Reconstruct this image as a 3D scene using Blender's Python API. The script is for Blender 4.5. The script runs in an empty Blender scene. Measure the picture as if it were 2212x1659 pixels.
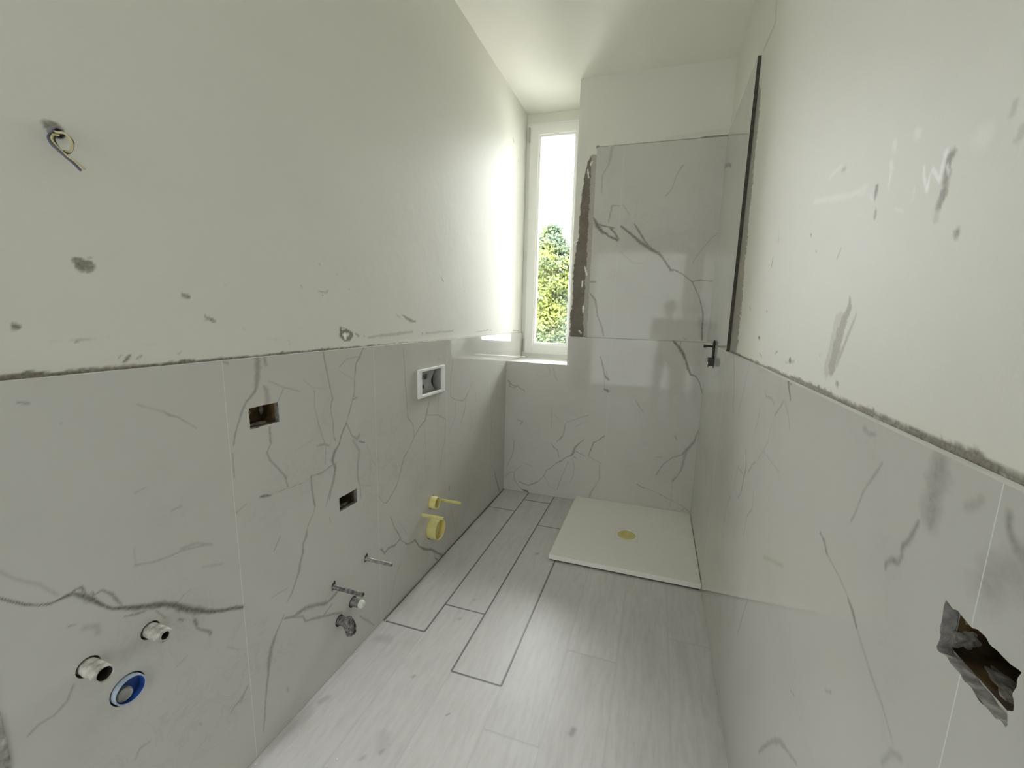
import bpy, bmesh, math, random
import numpy as np
from mathutils import Vector, Matrix, noise as mnoise

random.seed(7); np.random.seed(7)
SC = bpy.context.scene
COL = SC.collection

SKY, SUN, HALL, SIDE, EXPO = 34.0, 14.0, 15.0, 3.0, 0.98
HWIN = (-.10, 1.40, .10, 2.45)
LEAFA, LEAFB, LEAFC = (.030, .044, .030), (.085, .10, .016), (.065, .080, .056)
TILE, PLAS, FLOOR = (.59, .583, .548), (.725, .722, .66), (.69, .672, .672)
# ------------------------------------------------------------------ camera
CAM = Vector((1.0399, 0.0, 1.3221))
RIGHT = Vector((0.953452367, 0.300130468, 0.029159658))
UP = Vector((-0.076775029, 0.148103188, 0.985987343))
FWD = Vector((-0.291606204, 0.9423307, -0.164251860))
cam_d = bpy.data.cameras.new('camera')
cam = bpy.data.objects.new('camera', cam_d); COL.objects.link(cam)
cam_d.sensor_fit = 'HORIZONTAL'; cam_d.sensor_width = 36.0
cam_d.lens = 913.67 / 2212 * 36.0
cam_d.shift_x = -25.98 / 2212; cam_d.shift_y = 3.97 / 2212
cam_d.clip_start = 0.02; cam_d.clip_end = 400
m = Matrix((RIGHT, UP, -FWD)).transposed().to_4x4(); m.translation = CAM
cam.matrix_world = m
SC.camera = cam

# ------------------------------------------------------------------ daylight
world = bpy.data.worlds.new('sky'); SC.world = world; world.use_nodes = True
wn = world.node_tree; wn.nodes.clear()
w_out = wn.nodes.new('ShaderNodeOutputWorld'); w_bg = wn.nodes.new('ShaderNodeBackground')
w_bg.inputs['Color'].default_value = (0.985, 0.975, 0.99, 1)
# hazy sky, weighted brighter left and overhead to light right wall and floor
w_tc = wn.nodes.new('ShaderNodeTexCoord'); w_dot = wn.nodes.new('ShaderNodeVectorMath'); w_dot.operation = 'DOT_PRODUCT'
w_dot.inputs[1].default_value = (-0.62, 0.0, 0.78)
w_map = wn.nodes.new('ShaderNodeMapRange'); w_map.inputs['From Min'].default_value = -0.1; w_map.inputs['From Max'].default_value = 1.0
w_map.inputs['To Min'].default_value = SKY * 0.11; w_map.inputs['To Max'].default_value = SKY * 1.7
wn.links.new(w_tc.outputs['Generated'], w_dot.inputs[0]); wn.links.new(w_dot.outputs['Value'], w_map.inputs['Value']); wn.links.new(w_map.outputs['Result'], w_bg.inputs['Strength'])
wn.links.new(w_bg.outputs[0], w_out.inputs[0])

def lamp(name, kind, loc, direction, energy, color=(1, 1, 1), size=None, portal=False, angle=None):
    d = bpy.data.lights.new(name, kind); o = bpy.data.objects.new(name, d); COL.objects.link(o)
    d.energy = energy; d.color = color
    o.location = loc; o.rotation_euler = Vector(direction).to_track_quat('-Z', 'Y').to_euler()
    if size: d.shape = 'RECTANGLE'; d.size, d.size_y = size
    if portal: d.cycles.is_portal = True
    if angle: d.angle = angle
    return o
lamp('sun', 'SUN', (-4, 6, 12), (-0.55, 0.80, -0.75), SUN, (1.0, 0.95, 0.85), angle=0.01)
o = lamp('window_daylight_portal', 'AREA', (0.229, 3.42, 1.87), (0, -1, 0), 1, size=(0.27, 1.56), portal=True)
# hall window light behind the camera, emitted in front of an added blind
o = lamp('hall_window_daylight', 'AREA', ((HWIN[0] + HWIN[1]) / 2, -2.09, (HWIN[2] + HWIN[3]) / 2), (0, 1, 0), HALL, (0.95, 0.98, 0.97), size=(HWIN[1] - HWIN[0], HWIN[3] - HWIN[2]))
# added fill lamp out of view, dressed as a hall side window
o = lamp('side_fill_lamp', 'AREA', (2.36, -1.0, 1.3), (-1, -0.5, 0.1), SIDE, (0.95, 0.985, 0.97), size=(1.2, 2.0))

SC.view_settings.view_transform = 'Standard'; SC.view_settings.look = 'None'
SC.view_settings.exposure = EXPO; SC.view_settings.gamma = 1.0
SC.view_settings.use_curve_mapping = False
SC.cycles.max_bounces = 10; SC.cycles.diffuse_bounces = 8; SC.cycles.glossy_bounces = 4
SC.cycles.sample_clamp_indirect = 6.0
SC.cycles.use_denoising = True

# ------------------------------------------------------------------ dimensions (metres)
W, L, PT = 1.3424, 2.9028, 0.014     # room width, depth, plaster set back behind the tile face
ZT, ZU, ZC = 1.1873, 2.393, 2.8068   # tile top, shower tile top, ceiling
XP, YW = 0.4535, 3.285               # pillar edge, window plane
Y0, YR0 = 0.335, 0.15                # near ends of the left and right walls
YS = 2.108                           # near edge of the shower tiles
ZS = 0.988                           # window sill
X2 = 0.7517                          # joint in the back wall tiles
ZG = -4.0                            # ground outside

# marks traced on each real surface, in metres on that surface: strength : u,v,width_mm ...
VEIN_TL = '''.9:0.360,0.817,3 0.373,0.802,3 0.386,0.787,3 0.403,0.774,3 0.419,0.766,3 0.434,0.767,4 0.450,0.766,6 0.465,0.750,8 0.478,0.732,8 0.491,0.711,6 0.505,0.694,5 0.525,0.682,6 0.546,0.667,9 0.569,0.655,11 0.593,0.642,11 0.618,0.621,12 0.643,0.594,13 0.674,0.566,12 0.708,0.540,7 0.736,0.525,6 0.757,0.516,8 0.780,0.501,10
.7:0.443,0.766,4 0.453,0.771,4 0.463,0.771,4 0.467,0.753,4 0.469,0.746,4
.6:0.477,0.751,3 0.480,0.742,3 0.492,0.745,3 0.508,0.725,5 0.515,0.704,4 0.525,0.681,3
.6:0.523,0.662,3 0.542,0.654,5 0.562,0.648,3
.6:0.580,0.635,3 0.596,0.605,3
.4:0.629,0.625,2 0.640,0.636,2 0.657,0.637,2
.6:0.657,0.553,7 0.661,0.536,7
.6:0.624,0.580,5 0.632,0.572,5
.6:0.660,0.530,4 0.670,0.516,4 0.689,0.496,7 0.691,0.488,6
.35:0.551,0.765,3 0.585,0.752,3 0.617,0.747,3 0.647,0.746,3 0.679,0.738,3 0.709,0.729,5
.2:0.555,0.803,3 0.553,0.760,3
.2:0.689,0.678,5 0.739,0.657,5
.35:0.429,0.580,4 0.418,0.557,4 0.398,0.545,4 0.377,0.547,4 0.362,0.539,4
.3:0.536,0.332,4 0.518,0.336,4 0.507,0.319,4
.35:0.776,0.255,3 0.750,0.234,5 0.722,0.222,3
.25:0.365,0.864,4 0.381,0.840,4 0.408,0.813,4 0.429,0.777,4
.5:0.436,0.705,3 0.445,0.702,3
.25:0.458,0.686,9 0.476,0.675,9 0.477,0.660,9
.2:0.632,0.474,3 0.606,0.466,3
.3:0.730,0.419,3 0.759,0.386,3
.3:0.642,0.271,5 0.647,0.259,5
.5:0.420,1.149,4 0.432,1.145,5
.5:0.469,1.099,2 0.471,1.099,2
.45:0.640,1.088,2 0.652,1.076,4 0.667,1.069,2 0.684,1.053,2 0.707,1.031,2
.25:0.593,1.112,3 0.640,1.087,3
.3:0.635,0.854,4 0.654,0.855,4
.3:0.646,0.752,6 0.680,0.747,6 0.714,0.725,6
.2:0.569,0.923,4 0.588,0.927,4
.5:0.883,1.194,12 0.883,1.161,16 0.878,1.130,13 0.875,1.108,8 0.868,1.095,6 0.853,1.081,6 0.838,1.068,5 0.827,1.049,5 0.814,1.020,4 0.802,0.991,4 0.796,0.965,4
.4:0.906,1.192,10 0.908,1.166,9
.35:0.897,1.105,6 0.906,1.089,12 0.906,1.059,13
.5:0.906,0.983,6 0.906,0.960,5 0.906,0.936,4 0.892,0.914,4 0.900,0.888,4 0.924,0.856,4 0.949,0.818,4 0.954,0.787,4
.35:0.791,0.941,4 0.790,0.877,4
.45:0.788,1.185,6 0.798,1.179,6
.5:1.123,1.191,3 1.134,1.130,5 1.147,1.067,4 1.157,1.025,4 1.145,0.991,3 1.154,0.939,3 1.154,0.889,3 1.163,0.872,3
.5:1.326,1.187,4 1.303,1.155,6 1.280,1.129,4 1.270,1.073,4 1.268,1.030,4 1.244,0.976,4 1.232,0.950,4 1.217,0.920,4
.35:1.303,1.155,3 1.234,1.152,3 1.194,1.128,3
.3:1.193,1.117,2 1.230,1.092,2 1.263,1.076,2
.5:1.259,1.002,4 1.281,1.006,4
.6:1.217,0.920,6 1.192,0.888,5 1.177,0.854,5 1.154,0.833,9 1.143,0.808,10 1.154,0.776,6 1.142,0.737,4 1.124,0.702,3 1.103,0.658,2
.4:1.221,0.919,5 1.245,0.869,5 1.272,0.849,10 1.288,0.863,8
.7:1.285,0.836,6 1.315,0.822,4
.3:1.251,0.848,10 1.284,0.798,10 1.271,0.761,9 1.268,0.700,7 1.281,0.664,4
.25:1.281,0.664,3 1.346,0.636,3
.25:1.330,0.799,3 1.358,0.737,3 1.381,0.702,3
.35:1.079,1.065,3 1.077,1.005,3 1.088,0.955,4 1.099,0.913,3 1.117,0.867,3 1.107,0.806,3
.35:0.915,1.117,3 0.965,1.091,3 1.022,1.070,3
.35:0.940,1.053,3 0.961,1.088,3
.4:1.077,0.879,4 1.111,0.875,6 1.131,0.865,4
.8:0.859,0.792,4 0.875,0.789,7 0.893,0.783,4
.4:0.893,0.785,2 0.937,0.782,2 0.980,0.779,2 1.026,0.774,2 1.049,0.786,3 1.088,0.780,6 1.130,0.789,5 1.148,0.792,2
.6:1.046,0.787,4 1.046,0.742,5 1.049,0.714,6 1.055,0.679,6
.45:1.584,1.165,3 1.592,1.074,3 1.607,0.915,3 1.611,0.855,6 1.652,0.815,4 1.661,0.751,3
.5:1.805,0.897,3 1.780,0.856,8 1.761,0.809,8 1.707,0.783,5 1.661,0.751,3 1.617,0.708,3 1.574,0.679,5 1.553,0.631,3 1.521,0.577,4 1.472,0.537,4 1.439,0.522,4
.4:1.779,0.830,4 1.882,0.808,4 1.965,0.769,4
.35:1.896,0.900,3 1.882,0.815,3
.2:1.754,0.784,4 1.764,0.671,4 1.751,0.602,4
.4:1.965,0.762,3 1.958,0.649,3 1.922,0.581,3 1.907,0.522,3
.4:2.055,1.086,3 2.025,0.991,3 2.025,0.877,3 2.087,0.848,3 2.186,0.826,6 2.221,0.843,6 2.311,0.915,3
.4:2.087,0.845,3 2.087,0.763,3 2.010,0.679,3
.45:2.221,0.827,4 2.205,0.769,5 2.154,0.703,4
.3:2.296,0.742,3 2.298,0.636,3 2.138,0.560,3
.3:2.351,0.853,4 2.372,0.784,4
.4:2.750,0.898,3 2.709,0.720,3 2.639,0.643,3 2.623,0.463,3 2.631,0.292,3 2.709,0.207,3
.85:2.704,0.208,5 2.767,0.096,7 2.826,0.001,6
.15:1.430,0.836,3 1.395,0.829,3
.2:1.034,1.105,2 1.074,1.074,2 1.129,1.061,2
.15:0.988,0.888,3 1.062,0.905,3
.4:0.915,0.642,4 0.904,0.626,3 0.891,0.609,3
.45:1.056,0.676,3 1.047,0.657,3 1.027,0.631,3 1.016,0.613,3 1.013,0.595,9 0.999,0.575,6 0.994,0.543,7 0.983,0.519,8 0.976,0.491,8 0.965,0.472,6 0.954,0.453,4 0.942,0.434,4 0.925,0.419,3
.5:0.909,0.381,4 0.883,0.350,5 0.859,0.312,10 0.847,0.272,10 0.841,0.233,6 0.825,0.152,4 0.811,0.063,3
.3:0.928,0.460,3 0.898,0.466,3 0.871,0.468,3
.3:1.116,0.612,3 1.122,0.584,3
.3:0.817,0.790,4 0.794,0.780,4 0.785,0.778,4
.5:1.159,0.793,4 1.153,0.758,6 1.143,0.725,4 1.130,0.702,4 1.120,0.673,4
.35:1.271,0.756,8 1.268,0.697,7 1.280,0.659,4 1.283,0.610,4
.4:1.561,0.659,3 1.533,0.598,3 1.513,0.563,3 1.469,0.539,4 1.445,0.523,4 1.422,0.529,3 1.390,0.572,3
.65:1.465,0.448,3 1.494,0.380,3 1.524,0.336,4 1.536,0.310,4 1.497,0.298,6 1.442,0.312,6 1.418,0.302,9 1.399,0.332,7 1.388,0.338,5
.7:1.530,0.310,3 1.587,0.252,4 1.634,0.238,4 1.654,0.239,7 1.693,0.183,6 1.745,0.139,10 1.811,0.102,10 1.858,0.060,11 1.922,0.007,10
.7:1.846,0.035,4 1.875,0.004,7
.5:1.834,0.067,3 1.857,0.021,3
.4:1.755,0.130,3 1.788,0.080,3
.5:2.011,0.371,9 2.011,0.339,4
.4:2.025,0.253,3 2.052,0.166,3 2.103,0.015,3
.3:1.539,0.195,3 1.494,0.150,3 1.457,0.070,3 1.439,0.033,3
.25:1.537,0.383,3 1.588,0.302,3
.55:0.911,0.369,5 0.945,0.351,7 0.990,0.348,12 1.044,0.323,10 1.085,0.301,10 1.122,0.306,9 1.136,0.311,6
.5:0.918,0.364,5 0.980,0.325,5 0.987,0.303,5 1.049,0.271,7 1.117,0.235,7 1.154,0.212,5
.4:1.106,0.280,6 1.066,0.265,6
.35:1.252,0.124,6 1.300,0.068,6 1.334,0.021,4
.4:0.776,0.255,4 0.751,0.225,4
.35:0.903,0.126,5 0.906,0.113,5'''
VEIN_TB = '''.7:0.014,0.845,4 0.032,0.836,4 0.029,0.807,4 0.067,0.796,4 0.085,0.808,4 0.051,0.816,4 0.021,0.846,4
.6:0.088,0.819,4 0.114,0.793,4 0.140,0.788,4 0.147,0.774,4
.3:0.318,0.973,4 0.334,0.920,4
.3:0.353,0.962,4 0.369,0.902,4 0.391,0.870,4
.15:0.229,0.899,4 0.314,0.895,4
.3:0.354,0.680,4 0.358,0.590,4 0.357,0.519,4
.2:0.374,0.633,4 0.433,0.562,4
.35:0.467,0.576,4 0.514,0.599,4 0.573,0.625,4 0.619,0.644,6
.45:0.460,0.565,5 0.453,0.501,5 0.437,0.464,8 0.404,0.425,5
.25:0.536,0.552,4 0.575,0.584,4 0.622,0.596,4
.5:0.095,0.559,4 0.140,0.546,6 0.118,0.522,4
.4:0.077,0.400,5 0.072,0.311,6 0.058,0.264,5 0.022,0.184,5
.25:0.115,0.368,4 0.146,0.328,4
.5:0.365,0.406,5 0.384,0.376,6 0.413,0.361,5 0.423,0.312,5
.6:0.595,0.462,4 0.557,0.422,6 0.537,0.398,10 0.526,0.354,14 0.509,0.334,6 0.478,0.320,4 0.445,0.286,6 0.410,0.267,4 0.369,0.225,4 0.334,0.198,4 0.314,0.147,4 0.272,0.100,4 0.200,0.059,7 0.124,0.078,4
.6:0.545,0.371,4 0.580,0.358,4 0.608,0.344,4
.6:0.740,0.506,7 0.702,0.474,4 0.667,0.449,7 0.653,0.399,7 0.635,0.347,4
.35:0.642,0.341,4 0.684,0.325,4 0.718,0.309,4 0.735,0.304,4
.4:0.719,0.288,5 0.725,0.197,5 0.701,0.136,5 0.670,0.081,9 0.659,0.036,12
.4:0.494,0.286,4 0.475,0.233,4 0.450,0.164,4 0.419,0.056,4
.3:0.521,0.311,5 0.537,0.270,5 0.537,0.198,5 0.515,0.130,5
.35:0.534,0.327,8 0.548,0.322,8
.35:0.153,0.232,4 0.224,0.212,4
.4:0.016,0.107,5 0.046,0.142,5 0.084,0.151,5 0.085,0.095,5 0.117,0.046,5 0.164,0.008,5
.95:0.156,0.018,8 0.186,0.012,11 0.201,-0.001,9
.25:0.322,0.145,4 0.361,0.076,4 0.405,0.061,4
.3:0.135,0.207,4 0.076,0.147,4
.7:0.678,1.061,5 0.697,1.010,6 0.709,0.965,7 0.721,0.924,12 0.745,0.906,12
.5:0.725,0.966,4 0.738,0.915,4
.7:0.720,0.838,8 0.740,0.830,14 0.747,0.823,14
.25:0.715,0.913,5 0.723,0.841,5
.8:1.143,1.185,10 1.179,1.148,15 1.208,1.105,15 1.228,1.063,9 1.245,1.011,13 1.264,0.977,10 1.293,0.970,5 1.322,0.928,4 1.344,0.859,4
.5:1.185,1.183,5 1.184,1.148,5
.15:1.103,1.064,5 1.158,1.005,5
.5:1.342,0.614,4 1.324,0.538,10 1.279,0.467,18 1.256,0.436,8 1.199,0.410,5 1.142,0.354,5 1.104,0.271,5
.4:1.280,0.458,14 1.269,0.391,14 1.258,0.322,9 1.235,0.281,6 1.212,0.248,10
.6:0.984,0.189,5 1.031,0.167,7
.4:1.031,0.172,3 1.123,0.146,3 1.146,0.135,7 1.214,0.112,3 1.296,0.076,3
.35:1.290,0.046,5 1.305,0.068,5 1.351,0.037,5
.4:1.095,0.398,4 1.129,0.403,4
.5:1.203,0.561,5 1.214,0.535,5
.2:1.212,0.248,4 1.215,0.151,4 1.209,0.071,4
.35:0.933,0.777,5 0.992,0.698,5
.8:0.576,1.973,6 0.612,1.911,22 0.646,1.873,16 0.678,1.860,8
.8:0.611,1.923,10 0.720,1.895,5
.8:0.645,1.879,6 0.685,1.848,9 0.747,1.819,12
.8:0.695,1.896,9 0.721,1.871,9 0.751,1.828,9
.4:0.748,2.031,5 0.698,2.034,8 0.680,1.933,5
.3:0.677,2.379,18 0.659,2.277,8 0.625,2.220,6 0.625,2.114,8
.3:0.766,2.036,5 0.812,1.975,5
.5:0.570,1.498,6 0.626,1.435,12 0.645,1.332,8 0.683,1.242,8 0.692,1.203,8
.5:0.567,1.556,12 0.619,1.556,8
.75:0.762,1.906,8 0.820,1.862,12 0.885,1.807,16 0.960,1.757,13 1.010,1.733,12 1.049,1.685,9 1.088,1.631,13 1.112,1.631,6 1.160,1.607,4 1.222,1.559,4 1.269,1.470,4 1.302,1.363,6 1.311,1.204,8
.7:0.847,1.915,6 0.880,1.866,10 0.921,1.806,6 0.972,1.757,6
.6:1.222,1.559,5 1.266,1.571,7 1.339,1.563,5
.35:1.111,2.250,6 1.076,2.192,4 1.055,2.114,4 1.023,2.076,6
.3:1.212,1.671,4 1.250,1.741,4 1.290,1.798,4 1.340,1.848,4
.4:1.200,1.212,5 1.218,1.200,5
.2:1.287,1.338,18 1.310,1.217,18
.15:0.766,1.748,6 0.858,1.674,6 0.919,1.674,6'''
VEIN_TR = '''.55:1.902,1.182,4 1.833,1.117,4 1.805,1.055,4 1.794,0.999,4 1.766,0.978,4
.4:2.620,0.757,6 2.527,0.661,6 2.398,0.558,6 2.293,0.477,6
.3:1.585,1.182,4 1.608,1.122,4 1.633,1.062,4 1.665,1.007,4 1.666,0.974,4
.65:1.126,1.188,13 1.120,1.176,9 1.104,1.160,6 1.095,1.149,6
.45:1.098,1.185,4 1.123,1.181,4
.3:1.335,1.131,4 1.309,1.119,4 1.244,1.123,4 1.221,1.111,4
.35:1.144,1.137,5 1.172,1.112,5 1.204,1.089,5
.2:1.135,1.138,5 1.097,1.114,5 1.069,1.084,5
.3:1.362,1.077,4 1.369,1.035,4 1.393,0.994,4
.45:1.482,0.911,5 1.456,0.882,5 1.449,0.854,9 1.467,0.821,8 1.469,0.794,9 1.480,0.762,5 1.505,0.736,5
.4:1.540,0.826,4 1.490,0.828,4
.35:1.415,0.859,6 1.371,0.899,6 1.348,0.914,6
.35:1.557,0.836,4 1.583,0.790,4 1.599,0.726,4
.22:1.347,0.911,4 1.268,0.976,4 1.235,1.011,4 1.225,1.062,4
.18:1.266,0.973,4 1.105,0.970,4
.25:1.321,0.838,5 1.308,0.788,5 1.360,0.736,5 1.375,0.670,5
.3:1.647,0.685,4 1.693,0.615,4 1.708,0.535,4
.3:0.732,1.171,8 0.717,1.168,5 0.698,1.172,5
.35:0.672,1.130,3 0.684,1.112,3 0.705,1.083,3 0.717,1.044,3 0.726,1.027,3
.38:0.554,1.178,20 0.554,1.167,24 0.555,1.152,24 0.555,1.140,20 0.554,1.129,24 0.552,1.118,22 0.551,1.109,12
.5:0.571,1.102,4 0.576,1.086,6 0.582,1.073,6 0.590,1.061,7 0.592,1.054,4 0.589,1.049,5 0.594,1.037,6 0.608,1.032,7 0.618,1.022,4 0.617,1.015,4
.35:0.667,1.140,3 0.682,1.119,3 0.704,1.084,4 0.711,1.059,3
.45:0.455,1.165,8 0.453,1.155,5 0.446,1.146,7 0.439,1.140,12 0.433,1.138,16
.28:0.459,1.093,30 0.448,1.111,30 0.429,1.128,30
.25:0.489,1.163,9 0.492,1.157,9 0.504,1.149,9
.55:0.827,0.957,4 0.806,0.952,6 0.788,0.938,5
.3:0.788,0.938,3 0.735,0.931,3 0.696,0.920,3
.6:0.695,0.917,4 0.678,0.911,6 0.660,0.898,4
.25:0.660,0.898,4 0.615,0.873,4 0.573,0.856,4 0.541,0.837,4
.3:0.850,0.612,4 0.828,0.621,4
.3:0.716,0.739,4 0.699,0.753,4
.35:0.977,0.324,6 0.906,0.432,9 0.864,0.479,11 0.819,0.505,6 0.778,0.528,6
.3:0.552,0.794,6 0.538,0.826,6 0.523,0.835,6
.3:1.301,0.380,5 1.267,0.468,5 1.233,0.545,5
.18:1.136,0.732,8 0.992,0.793,8
.9:2.866,2.212,12 2.598,2.128,12'''
VEIN_PL = '''.75:0.530,1.404,5 0.535,1.399,12 0.542,1.391,17 0.546,1.391,16
.4:0.550,1.406,4 0.556,1.408,4
.65:0.714,1.349,4 0.719,1.344,8 0.729,1.342,9
.65:0.761,1.304,2 0.764,1.294,4 0.772,1.292,6 0.784,1.285,7
.6:0.759,1.289,3 0.768,1.289,3
.8:0.432,1.277,3 0.437,1.278,9 0.442,1.277,6
.6:0.468,1.250,2 0.517,1.251,2 0.569,1.254,2
.6:0.518,1.250,4 0.516,1.247,4
.6:0.577,1.210,3 0.582,1.216,3
.8:0.588,1.203,5 0.598,1.215,5
.7:0.611,1.208,4 0.620,1.213,4
.7:0.692,1.211,3 0.699,1.214,3
.2:0.626,1.234,2 0.653,1.236,2
.7:0.522,1.627,14 0.529,1.627,14
.3:0.820,1.375,3 0.822,1.375,3
.4:1.062,1.392,4 1.067,1.388,4
.3:1.141,1.468,5 1.144,1.464,5
.3:1.219,1.444,4 1.221,1.439,4
.35:1.133,1.380,5 1.162,1.377,5 1.175,1.384,5
.95:1.149,1.367,3.5 1.150,1.366,3.5
.95:1.276,1.394,3.5 1.277,1.394,3.5
.8:1.951,1.500,3 1.962,1.487,5 1.976,1.479,3
.9:2.217,1.449,4 2.220,1.449,4
.3:1.558,1.311,6 1.587,1.297,6
.6:1.598,1.311,3 1.639,1.294,9 1.682,1.282,11 1.704,1.282,9
.8:1.225,1.263,5 1.226,1.234,12 1.242,1.220,10 1.267,1.222,13 1.280,1.237,13
.8:1.280,1.237,8 1.265,1.249,8 1.244,1.249,8 1.227,1.246,8
.6:1.228,1.263,4 1.258,1.253,4
.6:1.300,1.239,5 1.318,1.229,7
.7:1.349,1.230,4 1.351,1.225,4
.3:1.339,1.266,2 1.343,1.256,2
.3:1.372,1.220,5 1.461,1.226,9 1.545,1.229,9 1.681,1.234,9
.8:1.768,1.228,5 1.768,1.222,5
.25:1.799,1.224,8 2.082,1.230,8
.5:1.890,1.241,4 1.892,1.238,4
.5:1.946,1.242,4 1.953,1.240,4
.6:1.864,1.264,4 1.865,1.262,4
.7:2.370,1.218,3 2.496,1.218,3 2.563,1.222,5 2.659,1.217,3
.6:3.080,1.205,6 3.214,1.201,6
.4:0.930,1.234,2 1.009,1.227,2
.5:1.008,1.218,3 1.007,1.215,3
.5:0.858,1.266,3 0.863,1.265,3
.95:2.981,2.525,6 2.992,2.507,8
.5:3.105,2.430,6 3.109,2.418,6'''
VEIN_PR = '''.45:0.893,1.371,2 0.889,1.350,7 0.904,1.330,10 0.919,1.286,12 0.925,1.244,12
.35:0.856,1.342,2 0.877,1.304,4 0.906,1.250,5
.2:0.926,1.330,14 0.946,1.241,14
.6:0.662,1.526,4 0.669,1.522,6 0.669,1.513,5 0.668,1.498,5 0.669,1.481,6 0.672,1.468,5
.2:0.676,1.467,5 0.674,1.453,5
.6:0.855,1.542,4 0.854,1.529,4 0.855,1.522,3
.5:0.845,1.503,3 0.845,1.493,3
.9:1.158,1.522,3 1.155,1.521,3
.8:1.107,1.479,2 1.104,1.478,2
.8:1.495,1.517,2.5 1.501,1.491,2.5
.3:1.467,1.602,2 1.449,1.555,2
.35:0.980,1.445,2.5 0.966,1.463,2.5
.5:0.630,1.429,5 0.629,1.427,5
.7:1.494,1.357,2.5 1.488,1.356,2.5
.8:1.561,1.274,4 1.543,1.271,4
.9:1.192,1.233,5 1.188,1.229,5
.8:0.996,1.261,2 0.995,1.261,2
.4:1.766,1.378,2.5 1.738,1.365,2.5
.5:1.332,1.238,3 1.312,1.245,3
.3:1.226,1.223,3 1.155,1.232,3
.4:1.483,1.216,2.5 1.518,1.223,2.5
.5:0.895,1.217,4 0.889,1.216,4
.3:1.017,1.616,4 1.002,1.615,4
.2:0.575,1.541,4 0.577,1.533,4
.2:0.559,1.510,5 0.560,1.505,5
.25:2.082,2.391,6 1.991,2.385,6 1.884,2.380,6 1.915,2.469,6'''
VEIN_FL = '''.35:0.878,1.178,14 0.875,1.161,14
.3:0.279,1.183,8 0.282,1.190,8
.3:0.335,0.915,10 0.338,0.924,10
.22:0.036,0.992,16 0.047,1.014,16
.25:0.304,1.510,10 0.309,1.518,10
.3:0.484,2.124,9 0.492,2.137,9
.25:0.314,1.649,7 0.318,1.655,7
.4:0.467,1.089,4 0.473,1.096,4
.15:0.043,1.304,30 0.084,1.308,30
.12:0.328,0.933,30 0.312,0.964,30
.25:0.485,2.124,9 0.496,2.122,9
.2:0.290,0.879,10 0.296,0.887,10'''
CHALK_PR = '''.9:0.724,1.532,2 0.719,1.516,2 0.706,1.495,3 0.705,1.509,2 0.702,1.521,2 0.682,1.501,3 0.680,1.522,3 0.678,1.531,4
.5:0.817,1.565,5 0.813,1.553,5 0.815,1.528,2
.3:0.740,1.490,2 0.738,1.501,2 0.737,1.507,2
.35:0.817,1.593,6 0.814,1.585,6
.3:0.756,1.584,8 0.750,1.581,8
.25:0.618,1.526,14 0.611,1.524,14
.3:1.083,1.624,4 1.027,1.628,4
.25:1.165,1.596,6 0.950,1.554,6 0.896,1.551,6
.3:0.784,1.492,2 0.756,1.481,2
.4:0.875,1.534,3 0.863,1.524,3
.6:0.671,1.514,3 0.666,1.505,3'''
CHALK_PL = '''.9:1.247,1.239,5 1.248,1.224,6'''
CHALK_PB = '''.8:0.459,1.812,6 0.481,1.824,6
.8:0.540,1.653,5 0.556,1.602,5
.9:0.529,1.563,6 0.528,1.525,6
.9:0.544,1.395,7 0.542,1.356,7
.8:0.526,2.267,5 0.535,2.219,5
.6:0.542,2.289,6 0.549,2.312,6
.7:0.522,1.229,6 0.536,1.216,6'''

# ------------------------------------------------------------------ helpers
def tag(o, label=None, cat=None, group=None, kind=None):
    if label: o['label'] = label
    if cat: o['category'] = cat
    if group: o['group'] = group
    if kind: o['kind'] = kind
    return o

def empty(name, loc=(0, 0, 0)):
    o = bpy.data.objects.new(name, None); COL.objects.link(o); o.location = loc
    o.empty_display_size = 0.05
    return o

def link_mesh(name, me, parent=None, loc=None):
    o = bpy.data.objects.new(name, me); COL.objects.link(o)
    if parent is not None:
        o.parent = parent
        o.matrix_parent_inverse = Matrix.Translation(-parent.location) if parent.parent is None else Matrix.Translation(-parent.matrix_world.translation)
    return o

def obj(name, bm, mat, parent=None, smooth=False):
    bmesh.ops.recalc_face_normals(bm, faces=bm.faces)
    me = bpy.data.meshes.new(name); bm.to_mesh(me); bm.free()
    mats = mat if isinstance(mat, (list, tuple)) else [mat]
    for mm in mats: me.materials.append(mm)
    if smooth:
        for p in me.polygons: p.use_smooth = True
    o = bpy.data.objects.new(name, me); COL.objects.link(o)
    if parent is not None:
        # meshes are written in world metres: keep them there under their parent
        off = Vector((0, 0, 0)); p = parent
        while p is not None: off += p.location; p = p.parent
        me.transform(Matrix.Translation(-off)); o.parent = parent
    return o

def rebase(o, loc):
    """move a one-mesh thing's origin to its base"""
    o.data.transform(Matrix.Translation(-Vector(loc))); o.location = loc
    return o

def box(bm, x0, x1, y0, y1, z0, z1, bev=0.0, mi=0):
    r = bmesh.ops.create_cube(bm, size=1)
    for v in r['verts']:
        v.co = Vector(((x0 + x1) / 2 + v.co.x * (x1 - x0), (y0 + y1) / 2 + v.co.y * (y1 - y0), (z0 + z1) / 2 + v.co.z * (z1 - z0)))
    fs = set(f for v in r['verts'] for f in v.link_faces)
    for f in fs: f.material_index = mi
    if bev > 0:
        es = list(set(e for f in fs for e in f.edges))
        bmesh.ops.bevel(bm, geom=es, offset=bev, segments=2, affect='EDGES', profile=0.5)
    return bm

def basis(ax):
    a = Vector(ax).normalized(); t = Vector((0, 0, 1)) if abs(a.z) < .9 else Vector((1, 0, 0))
    u = a.cross(t).normalized(); v = a.cross(u).normalized()
    return a, u, v

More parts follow.
